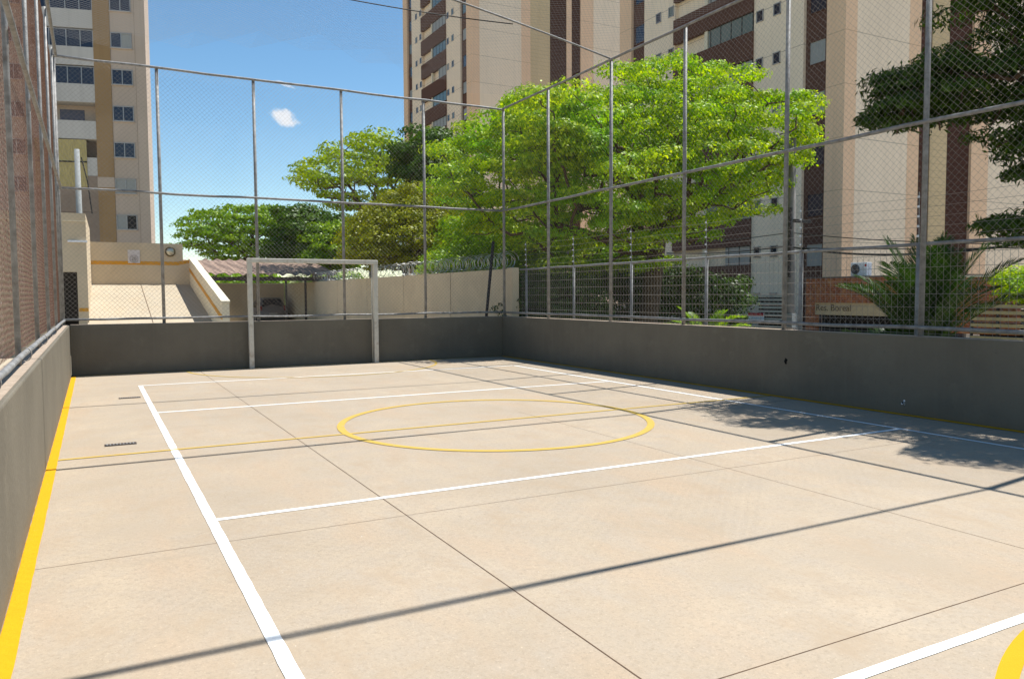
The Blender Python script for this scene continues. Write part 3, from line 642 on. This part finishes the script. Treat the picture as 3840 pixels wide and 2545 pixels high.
def twin(s0, s1, z0, z1, n, bars=1, m=M_GLASS, m2=None):
    f_ = MB()
    tb(f_, s0, s1, z0, z0+.05, n, n+.07); tb(f_, s0, s1, z1-.05, z1, n, n+.07); tb(f_, s0, s0+.05, z0, z1, n, n+.07); tb(f_, s1-.05, s1, z0, z1, n, n+.07)
    for k in range(bars): sm = s0+(s1-s0)*(k+1)/(bars+1); tb(f_, sm-.03, sm+.03, z0, z1, n, n+.06)
    w_ = f_.build('window', M_FRAME, ta)
    if m2: sm = (s0+s1)/2; tb(MB(), s0+.05, sm-.03, z0+.05, z1-.05, n+.003, n+.02).build('pane', m2, w_); tb(MB(), sm+.03, s1-.05, z0+.05, z1-.05, n+.003, n+.02).build('pane', m, w_)
    else: tb(MB(), s0+.05, s1-.05, z0+.05, z1-.05, n+.003, n+.02).build('pane', m, w_)
    tb(MB(), s0-.06, s1+.06, z0-.07, z0-.005, n, n+.10).build('sill', M_G1, w_)
for k in range(-2, 12):
    zt_ = 7.91+2.72*k
    if zt_ < 2: continue
    m_ = {0: (M_BLACK, M_CURT), 1: (M_CURT, None), 5: (M_CURT, M_GLASS)}.get(k, (M_GLASS, None))
    twin(-2.40, -.95, zt_-1.12, zt_, 0, 1, m_[0], m_[1])
    twin(-9.6, -8.4, zt_-1.12, zt_, 0, 1)
    # balcony bay
    bm = tb(MB(), -7.85, -3.602, zt_-2.55, zt_-(1.20 if k > 1 else -.15), -.25, .02); bb = bm.build('balcony', M_G3 if k > 1 else M_G4, ta)
    tb(MB(), -7.84, -3.605, zt_-2.55, zt_+.17, -1.4, -1.3).build('balcony_wall', M_G4 if k != 3 else M_G1, bb)
    tb(MB(), -7.84, -3.605, zt_-2.56, zt_-2.40, -1.3, -.25).build('balcony_slab', M_G3, bb)
    if k == 1:
        q = MB(); tb(q, -7.8, -4.3, 9.95, 13.45, .03, .07); q.build('bamboo_blind', mat('bamboo_blind', (.42, .34, .14), .8, .3, 6, stretch=(3, 3, .4)), bb)
        tb(MB(), -7.8, -4.3, 11.75, 11.85, .07, .11).build('blind_rail', M_BLACK, bb)
    elif k >= 4:
        tb(MB(), -7.84, -3.605, zt_-1.19, zt_+.08, -.12, -.09).build('balcony_glazing', M_GLASS, bb)
        f_ = MB()
        for s_ in (-7.8, -6.6, -5.45, -4.5, -3.64): tb(f_, s_-.03, s_+.03, zt_-1.19, zt_+.08, -.09, -.04)
        tb(f_, -7.83, -3.61, zt_+.03, zt_+.075, -.1, -.03); f_.build('glazing_bars', M_FRAME, bb)
    elif k > 1:
        tb(MB(), -6.4, -4.7, zt_-1.1, zt_-.15, -1.3, -1.26).build('balcony_window', mat('blue_grey_glass', (.07, .075, .12), .3, .2), bb)
# ------------------------------------------------------------------ foliage
def leafmat(name, c1, c2, c3, trans=.45):
    m = bpy.data.materials.new(name); m.use_nodes = True; t = m.node_tree; t.nodes.remove(t.nodes['Principled BSDF'])
    out = t.nodes['Material Output']; g_ = nn(t, 'ShaderNodeNewGeometry')
    v = mapping(t)
    c = mixc(t, g_.outputs['Random Per Island'], c1, c2); c = mixc(t, noise(t, v, .5, 4, .6, .45, .7), c, c3)
    d = nn(t, 'ShaderNodeBsdfDiffuse'); tr = nn(t, 'ShaderNodeBsdfTranslucent'); gl = nn(t, 'ShaderNodeBsdfGlossy'); gl.inputs['Roughness'].default_value = .45
    t.links.new(c, d.inputs['Color'])
    hv = nn(t, 'ShaderNodeHueSaturation'); hv.inputs['Value'].default_value = 1.25; hv.inputs['Saturation'].default_value = 1.1; t.links.new(c, hv.inputs['Color']); t.links.new(hv.outputs[0], tr.inputs['Color'])
    m1 = nn(t, 'ShaderNodeMixShader'); m1.inputs[0].default_value = trans; t.links.new(d.outputs[0], m1.inputs[1]); t.links.new(tr.outputs[0], m1.inputs[2])
    m2 = nn(t, 'ShaderNodeMixShader'); m2.inputs[0].default_value = .025; t.links.new(m1.outputs[0], m2.inputs[1]); t.links.new(gl.outputs[0], m2.inputs[2])
    t.links.new(m2.outputs[0], out.inputs['Surface']); return m
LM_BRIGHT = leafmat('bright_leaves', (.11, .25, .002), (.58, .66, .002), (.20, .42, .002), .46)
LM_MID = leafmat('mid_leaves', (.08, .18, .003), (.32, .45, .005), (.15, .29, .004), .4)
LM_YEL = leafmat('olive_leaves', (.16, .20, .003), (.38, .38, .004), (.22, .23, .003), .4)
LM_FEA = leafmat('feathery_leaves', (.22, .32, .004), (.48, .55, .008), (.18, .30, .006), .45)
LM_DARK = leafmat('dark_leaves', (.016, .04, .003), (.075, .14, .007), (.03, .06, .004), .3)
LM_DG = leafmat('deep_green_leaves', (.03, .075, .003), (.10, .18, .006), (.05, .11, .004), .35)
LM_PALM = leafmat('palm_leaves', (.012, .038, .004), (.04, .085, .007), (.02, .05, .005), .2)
def inpoly(x, y, P):
    c = False; n = len(P); j_ = n-1
    for i in range(n):
        if (P[i][1] > y) != (P[j_][1] > y) and x < (P[j_][0]-P[i][0])*(y-P[i][1])/(P[j_][1]-P[i][1])+P[i][0]: c = not c
        j_ = i
    return c
def pdist(x, y, P):
    d = 1e9
    for i in range(len(P)):
        a_ = np.array(P[i], float); b_ = np.array(P[(i+1) % len(P)], float); t_ = np.clip(np.dot((x, y)-a_, b_-a_)/np.dot(b_-a_, b_-a_), 0, 1)
        d = min(d, np.linalg.norm(a_+(b_-a_)*t_-(x, y)))
    return d
def clumps(poly, D, thick, n, mind, seed, rim=0.35, inset=0.0):
    """clump centres filling a rounded volume whose outline is the surveyed crown outline"""
    rg = random.Random(seed); xs = [p[0] for p in poly]; ys_ = [p[1] for p in poly]; out = []; tries = 0
    sc = D/F
    dmax = max(pdist(x, y, poly) for x, y in [(rg.uniform(min(xs), max(xs)), rg.uniform(min(ys_), max(ys_))) for _ in range(150)] if inpoly(x, y, poly))
    while len(out) < n and tries < n*60:
        tries += 1; x = rg.uniform(min(xs), max(xs)); y = rg.uniform(min(ys_), max(ys_))
        if not inpoly(x, y, poly): continue
        pd = pdist(x, y, poly)
        if pd < inset: continue
        th = thick*math.sqrt(min(1, pd/dmax)+.03); dd = D+rg.choice((-1, 1))*th*(rg.random()**.45)
        p = atd(x, y, dd)
        if all(np.linalg.norm(p-q) > mind for q in out): out.append(p)
    return out
def leafcloud(cl, rx, rz, per, size, seed, asp=1.7, droop=0.0, up=.5):
    rg = np.random.default_rng(seed); Q = []
    for c in cl:
        k = int(per*rg.uniform(.7, 1.3)); s_ = rg.uniform(.75, 1.25)
        d = rg.normal(size=(k, 3)); d[:, 2] = np.abs(d[:, 2])*.9-.25; d /= np.linalg.norm(d, axis=1)[:, None]
        rad = rg.uniform(.55, 1.05, k)**.7
        ax = rg.normal(size=3); ax[2] *= .25; ax /= np.linalg.norm(ax)
        P = d*rad[:, None]*np.array([rx, rx, rz])*s_
        P += np.outer((P@ax), ax)*.35; P += c
        P += rg.normal(size=(k, 3))*rx*.07
        nrm = d*1.2+rg.normal(size=(k, 3))*.42+np.array([0, 0, up*.8]); nrm /= np.linalg.norm(nrm, axis=1)[:, None]
        t_ = np.cross(nrm, rg.normal(size=(k, 3))); t_[:, 2] -= droop; t_ /= (np.linalg.norm(t_, axis=1)[:, None]+1e-6)
        b_ = np.cross(nrm, t_); sz = size*rg.uniform(.6, 1.3, k)[:, None]
        q = np.stack([P-t_*sz*.5*asp, P+b_*sz*.5, P+t_*sz*.5*asp, P-b_*sz*.5], 1); Q.append(q)
    return np.concatenate(Q)
def branches(base, fork, cl, r0, seed, maxr=.16, keep=1.0):
    rg = random.Random(seed); nodes = [np.array(fork, float)]; par = [-1]
    order = sorted(cl, key=lambda p: np.linalg.norm(p-fork))
    pl = [0]
    for p in order:
        if rg.random() > keep: continue
        tip = p-np.array([0, 0, .15])
        best = min(range(len(nodes)), key=lambda i: np.linalg.norm(nodes[i]-tip)+.35*pl[i]+(1.5 if nodes[i][2] > tip[2]+.6 else 0))
        a_ = nodes[best]; mid = (a_+tip)/2+np.array([rg.uniform(-.15, .15), rg.uniform(-.15, .15), rg.uniform(-.05, .3)])
        nodes.append(mid); par.append(best); pl.append(pl[best]+np.linalg.norm(mid-a_))
        nodes.append(tip); par.append(len(nodes)-2); pl.append(pl[-1]+np.linalg.norm(tip-mid))
    cnt = [1]*len(nodes)
    for i in range(len(nodes)-1, 0, -1): cnt[par[i]] += cnt[i]
    mb = MB(); tot = cnt[0]
    rad = [max(.012, min(maxr, r0*(c_/tot)**.5)) for c_ in cnt]
    for i in range(1, len(nodes)):
        ra = min(rad[par[i]], rad[i]*1.3); mb.tube([nodes[par[i]], nodes[i]], [ra, rad[i]], 6 if rad[i] > .03 else 4, cap=False)
    b_ = np.array(base, float); f_ = np.array(fork, float)
    mb.tube([b_-(0, 0, .1), b_+(0, 0, .25), b_+(f_-b_)*.5+np.array([.08, .05, 0]), f_], [r0*1.7, r0*1.25, r0*1.05, r0*.95], 12)
    return mb
def tree(name, label, cat, cl, base, fork, r0, lm, rx, rz, per, size, seed, asp=1.7, group=None, droop=0., keep=1., up=.5, tips=None):
    t = thing(name, label, cat, tuple(base), group)
    branches(base, fork, cl, r0, seed, keep=keep).build('trunk', M_BARK, t, True)
    quads('crown', leafcloud(cl+(tips or []), rx, rz, per, size, seed, asp, droop, up), lm, t)
    return t
# main bright tree
main = [(1600, 660), (1660, 520), (1730, 480), (1810, 470), (1880, 385), (2000, 340), (2090, 330), (2160, 385), (2240, 350), (2270, 290), (2330, 255), (2420, 250), (2560, 225), (2660, 240), (2690, 285), (2790, 275), (2880, 320), (2960, 325), (3020, 370), (3045, 450), (3110, 500), (3080, 545), (3000, 560), (2990, 640), (2940, 690), (2920, 770), (2860, 800), (2780, 770), (2700, 860), (2660, 950), (2560, 930), (2500, 990), (2400, 1040), (2200, 1010), (2050, 1000), (1960, 930), (1860, 880), (1760, 860), (1680, 800), (1660, 740)]
rgm = random.Random(4)
cm_extra = [np.array([rgm.uniform(11.5, 13.6), rgm.uniform(18.6, 20.4), rgm.uniform(5.4, 7.6)]) for _ in range(34)]  # clumps added so the crown shades the far right court corner
fk = atd(2470, 850, 25.5); bs = atd(2400, 1150, 25.8); bs[2] = -1.3
cm = clumps(main, 26, 4.2, 350, .58, 3)
cm += cm_extra
tree('shade_tree', 'large bright green spreading tree in the middle behind the right fence', 'tree', cm, bs, fk, .30, LM_BRIGHT, .60, .25, 410, .070, 5, 1.6)
# right hand dark tree overhanging the court edge
dk = [(3290, 470), (3320, 400), (3310, 350), (3350, 280), (3440, 250), (3540, 225), (3640, 150), (3600, 60), (3680, -60), (3900, -120), (4300, -100), (4350, 600), (4000, 700), (3880, 690), (3800, 640), (3760, 560), (3690, 500), (3590, 480), (3480, 470), (3400, 440)]
def vis(p):
    d = np.asarray(p)-CAM; z = d@VF; return PW/2+F*(d@VR)/z, PH/2-F*(d@VU)/z
cdk = clumps(dk, 12.8, 1.2, 105, .38, 8, inset=3)
cdk += clumps([(3275, 480), (3300, 330), (3400, 260), (3560, 250), (3560, 470), (3400, 470)], 12.9, .7, 22, .28, 18)
cdk += clumps([(3680, 860), (3720, 820), (3850, 780), (4100, 760), (4100, 950), (3760, 900)], 11.8, .5, 12, .35, 9)
rgx = random.Random(31)   # unseen crown beyond the right edge, placed to shade the court along the wall
cdk = [p for p in cdk if p[0]-.478*p[2] > 8.55]
while len(cdk) < 330:
    p = np.array([rgx.uniform(11.6, 15.2), rgx.uniform(2.4, 9.4), rgx.uniform(4.6, 9.4)])
    vx, vy = vis(p)
    if vx < 3960 and vy > -150: continue
    if p[0]-.478*p[2] > 8.35+.35*math.sin(p[1]*2.1) and p[0]-.478*p[2] < 10.9: cdk.append(p)
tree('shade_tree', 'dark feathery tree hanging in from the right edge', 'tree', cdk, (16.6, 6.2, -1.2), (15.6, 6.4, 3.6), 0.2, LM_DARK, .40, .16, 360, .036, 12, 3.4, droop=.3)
# trees beyond the far boundary
far = 'trees beyond the far boundary wall'
fe = [(1105, 690), (1130, 620), (1190, 590), (1240, 540), (1300, 570), (1330, 500), (1430, 490), (1500, 535), (1560, 560), (1600, 640), (1590, 720), (1480, 760), (1380, 790), (1300, 800), (1230, 750), (1160, 730)]
tree('feathery_tree', 'pale feathery tree with layered twigs against the sky', 'tree', clumps(fe, 44, 3, 130, .6, 21), (*atd(1400, 1150, 44)[:2], -.1), atd(1390, 900, 44), .2, LM_FEA, .70, .14, 95, .12, 22, 1.8, far)
dt = [(1500, 560), (1560, 520), (1600, 490), (1640, 500), (1720, 560), (1760, 620), (1800, 760), (1760, 860), (1640, 880), (1560, 800), (1540, 700), (1500, 640)]
tree('dense_tree', 'dark green tree in front of the far tower edge', 'tree', clumps(dt, 41, 2.5, 80, .7, 23), (*atd(1640, 1150, 41)[:2], -.1), atd(1640, 900, 41), .2, LM_DG, .85, .5, 300, .13, 24, 1.6, far)
ol = [(1305, 900), (1330, 850), (1380, 790), (1450, 770), (1480, 730), (1560, 710), (1640, 730), (1700, 800), (1750, 900), (1720, 960), (1700, 1000), (1560, 1010), (1420, 1010), (1330, 1000), (1290, 960)]
tree('bushy_tree', 'rounded olive yellow tree rising above the razor wire wall', 'tree', clumps(ol, 34, 2.2, 120, .55, 25), (*atd(1520, 1150, 34)[:2], -1.3), atd(1520, 1000, 34), .15, LM_YEL, .6, .36, 300, .085, 26, 1.6, far)
lt_ = [(675, 880), (690, 850), (740, 800), (800, 790), (880, 780), (960, 765), (1030, 770), (1060, 810), (1110, 840), (1060, 880), (1000, 900), (1010, 960), (900, 985), (800, 970), (770, 940), (700, 930)]
tree('spreading_tree', 'wide flat crowned green tree just right of the ramp wall', 'tree', clumps(lt_, 56, 3, 95, .8, 27), (*atd(930, 1150, 56)[:2], -.1), atd(930, 985, 56), .25, LM_MID, .95, .22, 150, .14, 28, 1.7, far)
d2 = [(1040, 800), (1100, 785), (1180, 790), (1210, 830), (1260, 810), (1330, 830), (1350, 900), (1330, 1000), (1200, 1010), (1040, 1000), (1000, 940), (1050, 870)]
tree('dense_tree', 'dark green low tree between the spreading tree and the olive one', 'tree', clumps(d2, 52, 3, 100, .7, 29), (*atd(1180, 1150, 52)[:2], -.1), atd(1180, 1000, 52), .2, LM_DG, .9, .5, 240, .15, 30, 1.6, far)
d3 = [(1150, 900), (1200, 850), (1290, 850), (1330, 930), (1330, 1010), (1180, 1010), (1130, 970)]
tree('bushy_tree', 'small mid green tree above the carport roof end', 'tree', clumps(d3, 49, 2, 45, .6, 33), (*atd(1230, 1150, 49)[:2], -.1), atd(1230, 1020, 49), .12, LM_MID, .7, .4, 240, .13, 34, 1.6, far)
d4 = [(1680, 860), (1760, 820), (1900, 860), (2100, 900), (2300, 930), (2420, 990), (2420, 1090), (2100, 1100), (1900, 1080), (1740, 1040), (1690, 960)]
tree('dense_tree', 'shadowy green trees and hedge below the bright tree crown', 'tree', clumps(d4, 31, 3, 150, .6, 35), (*atd(1900, 1150, 31)[:2], -1.3), atd(1900, 1050, 31), .15, LM_MID, .7, .45, 260, .09, 36, 1.6)
d5 = [(1910, 1040), (2200, 1060), (2260, 1200), (2200, 1260), (1910, 1240)]
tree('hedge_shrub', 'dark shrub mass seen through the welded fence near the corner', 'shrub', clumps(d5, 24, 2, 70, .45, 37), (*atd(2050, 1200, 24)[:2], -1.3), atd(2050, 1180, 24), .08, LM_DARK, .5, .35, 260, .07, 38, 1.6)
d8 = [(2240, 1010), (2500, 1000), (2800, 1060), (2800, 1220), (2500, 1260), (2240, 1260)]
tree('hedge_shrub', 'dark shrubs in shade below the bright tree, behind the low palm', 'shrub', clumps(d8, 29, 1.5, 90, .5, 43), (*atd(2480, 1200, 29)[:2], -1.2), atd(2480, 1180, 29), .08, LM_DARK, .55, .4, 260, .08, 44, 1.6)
# light bush on the razor wall
d6 = [(1590, 985), (1650, 960), (1720, 985), (1740, 1020), (1600, 1030)]
tree('bushy_shrub', 'small bright bush poking over the razor wire wall', 'shrub', clumps(d6, 29, .8, 16, .35, 39), (*atd(1660, 1150, 29)[:2], -1.3), atd(1660, 1040, 29), .05, LM_BRIGHT, .4, .3, 200, .07, 40, 1.6)
# bright shrub at the far right
d7 = [(3750, 1040), (3800, 1030), (3900, 1040), (3950, 1100), (3850, 1140), (3790, 1120)]
tree('bushy_shrub', 'bright green shrub at the right edge before the brick wall', 'shrub', clumps(d7, 20, .8, 26, .3, 41), (*atd(3860, 1200, 20)[:2], -1.1), atd(3850, 1130, 20), .05, LM_BRIGHT, .35, .3, 260, .05, 42, 1.6)
# far treeline filling gaps to the horizon
tl = []
rg3 = random.Random(77)
for i in range(260):
    tl.append(np.array([rg3.uniform(-45, 33), rg3.uniform(108, 126), rg3.uniform(-.5, 4.2)]))
o = quads('distant_treeline', leafcloud(tl, 2.4, 1.6, 160, .45, 78), LM_MID); tag(o, 'distant band of green trees behind everything', 'trees', kind='stuff')
# ------------------------------------------------------------------ palms
def frond(mb, base, az, el, ln, wd, n=26, droop=1.0, seed=0, lw=.035, leafl=.5):
    rg = random.Random(seed); P = []; d = np.array([math.cos(az)*math.cos(el), math.sin(az)*math.cos(el), math.sin(el)]); p = np.array(base, float)
    for i in range(n+1):
        P.append(p.copy()); t_ = i/n; d = d+np.array([0, 0, -droop*.10*t_]); d /= np.linalg.norm(d); p = p+d*ln/n
    Q = []
    side0 = np.cross(P[1]-P[0], (0, 0, 1)); side0 /= np.linalg.norm(side0)
    for i in range(2, n+1):
        t_ = i/n; l_ = leafl*math.sin(math.pi*(.12+.84*t_))**.6*rg.uniform(.85, 1.1); dr = P[i]-P[i-1]; dr /= np.linalg.norm(dr)
        for s_ in (-1, 1):
            for sub in (0, .5):
                v_ = side0*s_*.75+dr*.65+np.array([0, 0, .28+rg.uniform(-.1, .1)]); v_ /= np.linalg.norm(v_)
                b_ = P[i]-dr*(ln/n)*sub; tip = b_+v_*l_+np.array([0, 0, -.10*l_]); md_ = b_+v_*l_*.5; wv = np.cross(v_, (0, 0, 1)); wv = dr*lw*.5
                Q.append((b_-wv*.4, md_-wv, tip, md_+wv))
    return P, Q
def palm(name, label, base, nf, ln, seed, lm, el0=.5, el1=1.35, trunk=.3, droop=1., leafl=.5, lw=.03):
    rg = random.Random(seed); t = thing(name, label, 'palm', tuple(base)); b_ = np.array(base, float)
    tm = MB(); tm.tube([b_, b_+(0, 0, trunk*.5), b_+(0, 0, trunk)], [.17, .15, .10], 12)
    tm.build('trunk', M_BARK, t, True)
    A = []; st = MB()
    for i in range(nf):
        P, Q = frond(None, b_+(0, 0, trunk), i*2.4+rg.uniform(-.2, .2), rg.uniform(el0, el1), ln*rg.uniform(.8, 1.1), .3, 26, droop, seed*50+i, lw, leafl)
        A += Q; st.tube(P, [.016*(1-k/len(P)*.8) for k in range(len(P))], 5, cap=False)
    st.build('frond_stalks', lm, t); quads('fronds', np.array(A), lm, t); return t
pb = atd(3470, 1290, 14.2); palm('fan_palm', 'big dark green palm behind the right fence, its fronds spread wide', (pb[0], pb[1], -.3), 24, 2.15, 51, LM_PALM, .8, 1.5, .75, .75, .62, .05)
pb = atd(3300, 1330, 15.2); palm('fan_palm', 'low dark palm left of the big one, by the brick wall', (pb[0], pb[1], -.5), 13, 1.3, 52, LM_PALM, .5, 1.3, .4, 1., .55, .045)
pb = atd(2640, 1260, 18.2); palm('cycad', 'low bright green palm with arching fronds by the street', (pb[0], pb[1], -.35), 20, 1.5, 53, LM_MID, .4, 1.4, .45, 1.2, .40, .03)
# ------------------------------------------------------------------ street side: brick front, slatted fences, poles, wires
def brickmat():
    m = bpy.data.materials.new('brick'); m.use_nodes = True; t = m.node_tree; b = t.nodes['Principled BSDF']
    tc = nn(t, 'ShaderNodeNewGeometry'); sx = nn(t, 'ShaderNodeSeparateXYZ'); t.links.new(tc.outputs['Position'], sx.inputs[0])
    ad = nn(t, 'ShaderNodeMath', operation='ADD'); t.links.new(sx.outputs['X'], ad.inputs[0]); t.links.new(sx.outputs['Y'], ad.inputs[1])
    cb_ = nn(t, 'ShaderNodeCombineXYZ'); t.links.new(ad.outputs[0], cb_.inputs[0]); t.links.new(sx.outputs['Z'], cb_.inputs[1])
    br = nn(t, 'ShaderNodeTexBrick'); br.inputs['Scale'].default_value = 1; br.inputs['Brick Width'].default_value = .30; br.inputs['Row Height'].default_value = .105; br.inputs['Mortar Size'].default_value = .012
    br.inputs['Color1'].default_value = (.46, .145, .06, 1); br.inputs['Color2'].default_value = (.28, .085, .038, 1); br.inputs['Mortar'].default_value = (.10, .05, .03, 1)
    t.links.new(cb_.outputs[0], br.inputs['Vector'])
    c = mixc(t, noise(t, mapping(t), 2.5, 6, .7, .45, .75), br.outputs['Color'], (.48, .24, .10))
    t.links.new(c, b.inputs['Base Color']); b.inputs['Roughness'].default_value = .9; return m
M_BRICK = brickmat()
XB = 31.6
def yb_at(px): return onx(px, 1090, XB)[1]
def zb_at(px, py): return onx(px, py, XB)[2]
ya, yb2 = yb_at(3022), yb_at(3560)
bf = thing('brick_gatehouse', 'low brick front with a beige name band at the tower entrance', 'building', (XB, ya, -1.1))
zt1, zm1, zl1 = zb_at(3250, 1041), zb_at(3250, 1136), zb_at(3200, 1183)
yc = yb_at(3052)
MB().box((XB, yb2, zm1), (XB+.4, yc, zt1)).box((XB, yc, -1.2), (XB+.4, ya, zt1)).build('brick_wall', M_BRICK, bf)
MB().box((XB+.08, yb2, zl1), (XB+.3, yc-.02, zm1)).build('name_band', mat('beige_band', (.50, .40, .25), .8, .12), bf)
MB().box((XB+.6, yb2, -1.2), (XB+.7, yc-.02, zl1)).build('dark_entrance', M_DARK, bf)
MB().box((XB-.05, yb2-.05, zt1), (XB+2.6, ya+.05, zt1+.08)).build('roof_slab', mat('dark_slab', (.16, .12, .10), .9, .2), bf)
ny1 = yb_at(3094); ny2 = yb_at(3140); zn = zb_at(3120, 1155)
text('lettering', 'Res. Boreal', .44, (XB+.075, (yb_at(3078)+yb_at(3166))/2, zn), (0, -1, 0), (0, 0, 1), mat('letter_brown', (.12, .085, .05), .7, .1), bf, .01)
# air conditioner
az_ = zb_at(3225, 1041)+.09
ac = thing('air_conditioner', 'white air conditioner unit standing on the brick gatehouse roof', 'air conditioner', (XB+.5, yb_at(3198), az_))
y0_, y1_ = yb_at(3238)+.08, yb_at(3166)-.08
MB().box((XB+.3, y0_, az_), (XB+.65, y1_, az_+.62)).build('case', M_SIGNW, ac, bevel=.02)
yf = y1_-(y1_-y0_)*.30
MB().disc((XB+.295, yf, az_+.31), .24, (1, 0, 0), .012, 24).build('fan_opening', M_STEEL, ac)
q = MB()
for r_ in (.08, .15, .22): q.tube([(XB+.285, yf+math.cos(a_)*r_, az_+.31+math.sin(a_)*r_) for a_ in np.linspace(0, 6.2832, 25)], .008, 4, cap=False)
q.build('fan_grille', M_FRAME, ac)
MB().disc((XB+.296, yf-.55, az_+.48), .055, (1, 0, 0), .008, 12).build('round_badge', M_SIGNR, ac)
# second brick wall further right and slatted fences
b2 = thing('brick_wall', 'dark red brick wall with pale coping at the right edge', 'wall', (XB, yb_at(3720), -1.1))
MB().box((XB-1.5, yb_at(3900), .1), (XB-1.2, yb_at(3655), zb_at(3700, 1032)-.1)).build('brick_face', M_BRICK, b2)
MB().box((XB-1.55, yb_at(3900), zb_at(3700, 1032)-.1), (XB-1.15, yb_at(3655)+.05, zb_at(3700, 1032)-.02)).build('coping', M_CREAML, b2)
def slats(name, label, x, y0, y1, z0, z1, pitch, m, posts=2):
    t = thing(name, label, 'fence', (x, y0, z0), 'slatted fences along the street'); y0, y1 = min(y0, y1), max(y0, y1)
    q = MB(); z = z0
    while z < z1: q.box((x, y0, z), (x+.03, y1, z+pitch*.52)); z += pitch
    q.build('slats', m, t)
    for k in range(posts+1): y = y0+(y1-y0)*k/posts; MB().box((x+.03, y-.04, z0-.1), (x+.11, y+.04, z1)).build('post', M_STEEL, t)
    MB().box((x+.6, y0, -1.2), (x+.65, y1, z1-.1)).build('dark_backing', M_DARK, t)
    return t
M_SLAT = mat('pale_slat', (.48, .46, .38), .8, .15); M_SLATY = mat('yellowish_slat', (.40, .33, .17), .8, .2)
slats('slatted_fence', 'pale horizontal slat fence below the light tower panel', XB, yb_at(2815), yb_at(2932), -.9, zb_at(2870, 1108), .20, M_SLAT)
slats('slatted_fence', 'yellowish slat fence under the dark red brick wall', XB-1.6, onx(3640, 1200, XB-1.6)[1], onx(3950, 1200, XB-1.6)[1], -1.05, onx(3700, 1150, XB-1.6)[2], .24, M_SLATY, 3)
rs = thing('warning_sign', 'red and white notice board on the pale slat fence', 'sign', tuple(onx(2835, 1190, XB-.1)))
s0 = onx(2806, 1172, XB-.1); s1 = onx(2864, 1206, XB-.1)
zz0, zz1 = min(s0[2], s1[2]), max(s0[2], s1[2]); yy0, yy1 = min(s0[1], s1[1]), max(s0[1], s1[1])
MB().box((XB-.12, yy0, zz0), (XB-.08, yy1, zz1)).build('board', M_SIGNW, rs)
MB().box((XB-.13, yy0, zz1-.17), (XB-.12, yy1, zz1)).build('red_band', M_SIGNR, rs)
q = MB()
for k in range(2): q.box((XB-.128, yy0+.1, zz0+.08+.09*k), (XB-.122, yy1-.15*(k+1), zz0+.11+.09*k))
q.build('text_lines', mat('grey_text', (.25, .32, .35), .6, .1), rs)
# ground floor wall of near tower plus small windows
bz = thing('ground_floor_wall', 'low cream podium wall in front of the nearer tower', 'wall', (33.6, 40, -1.1))
MB().box((33.5, 31.5, -1.2), (33.8, 55, .9)).build('wall_body', mat('podium_beige', (.55, .48, .38), .9, .1), bz)
# ground-level masonry behind main tree: planted verge
struct('planted_verge', MB().box((11.95, -20, -1.29), (12.6, 60, -1.0)).box((12.2, 20, -1.088), (15.2, 60, -1.06)), mat('verge_earth', (.06, .07, .03), 1, .4, 3, .5))
# utility pole and cables
up = atd(2962, 1100, 25.0)
po = thing('utility_pole', 'grey utility pole with meter boxes beside the brick front', 'pole', (up[0], up[1], -1.2))
MB().tube([(up[0], up[1], -1.2), (up[0]+.02, up[1], 6.6)], [.17, .11], 12).build('shaft', mat('pole_concrete', (.22, .20, .18), .85, .2, 3, .2), po, True)
MB().box((up[0]-.22, up[1]-.3, .6), (up[0]-.02, up[1]+.1, 1.05)).build('meter_box', M_FRAME, po)
MB().box((up[0]-.35, up[1]-.5, 3.9), (up[0]+.35, up[1]-.38, 4.0)).build('cross_arm', M_STEEL, po)
q = MB()
for k in range(5): q.disc((up[0]-.14, up[1]-.1, 3.2+.28*k), .05, (0, 0, 1), .10, 10)
q.build('insulator_stack', M_STEEL, po)
MB().tube([(up[0]-.16, up[1]-.1, 2.2), (up[0]-.16, up[1]-.1, 4.4)], .05, 8).build('cable_duct', M_STEEL, po)
def cable(label, a_, b_, sag, r, n=24, grp='street cables strung from the utility pole'):
    a_ = np.array(a_, float); b_ = np.array(b_, float); P = [a_+(b_-a_)*i/n-np.array([0, 0, sag*4*(i/n)*(1-i/n)]) for i in range(n+1)]
    return tag(MB().tube(P, r, 5).build('street_cable', M_CABLE), label, 'cable', grp)
a_ = np.array([up[0], up[1], 0])
def zpx(px, py, d): return atd(px, py, d)
E0 = [(886, 905, .012, 'upper thin street cable crossing the light tower panel'), (896, 917, .022, 'thick black street cable crossing just above the welded fence rail')]
cable('upper thin street cable crossing the light tower panel', zpx(2962, 872, 25), zpx(3950, 915, 17), .10, .014)
cable('thick black street cable just above the welded fence rail', zpx(2962, 925, 25), zpx(3950, 895, 17), .30, .030)
cable('lowest street cable running right from the utility pole', zpx(2962, 928, 25), zpx(3950, 925, 17), .05, .014)
cable('upper cable running left from the utility pole', zpx(2962, 872, 25), zpx(2500, 905, 40), .12, .014)
cable('lower cable running left from the utility pole', zpx(2962, 922, 25), zpx(2500, 948, 40), .12, .020)
# street lamp behind corner fence
sp_ = atd(2150, 1100, 27)
sm_ = thing('street_lamp', 'small grey street lamp in front of the shadowy hedge', 'lamp', (sp_[0], sp_[1], -1.2))
MB().tube([(sp_[0], sp_[1], -1.2), (sp_[0], sp_[1], 3.1)], .04, 8).build('post', M_GALV, sm_, True)
MB().tube([(sp_[0], sp_[1], 3.05), (sp_[0], sp_[1], 3.12), (sp_[0], sp_[1], 3.25)], [.10, .28, .06], 12).build('lamp_head', M_FRAME, sm_, True)
# small round cloud, far away: a flattened heap of soft puffs
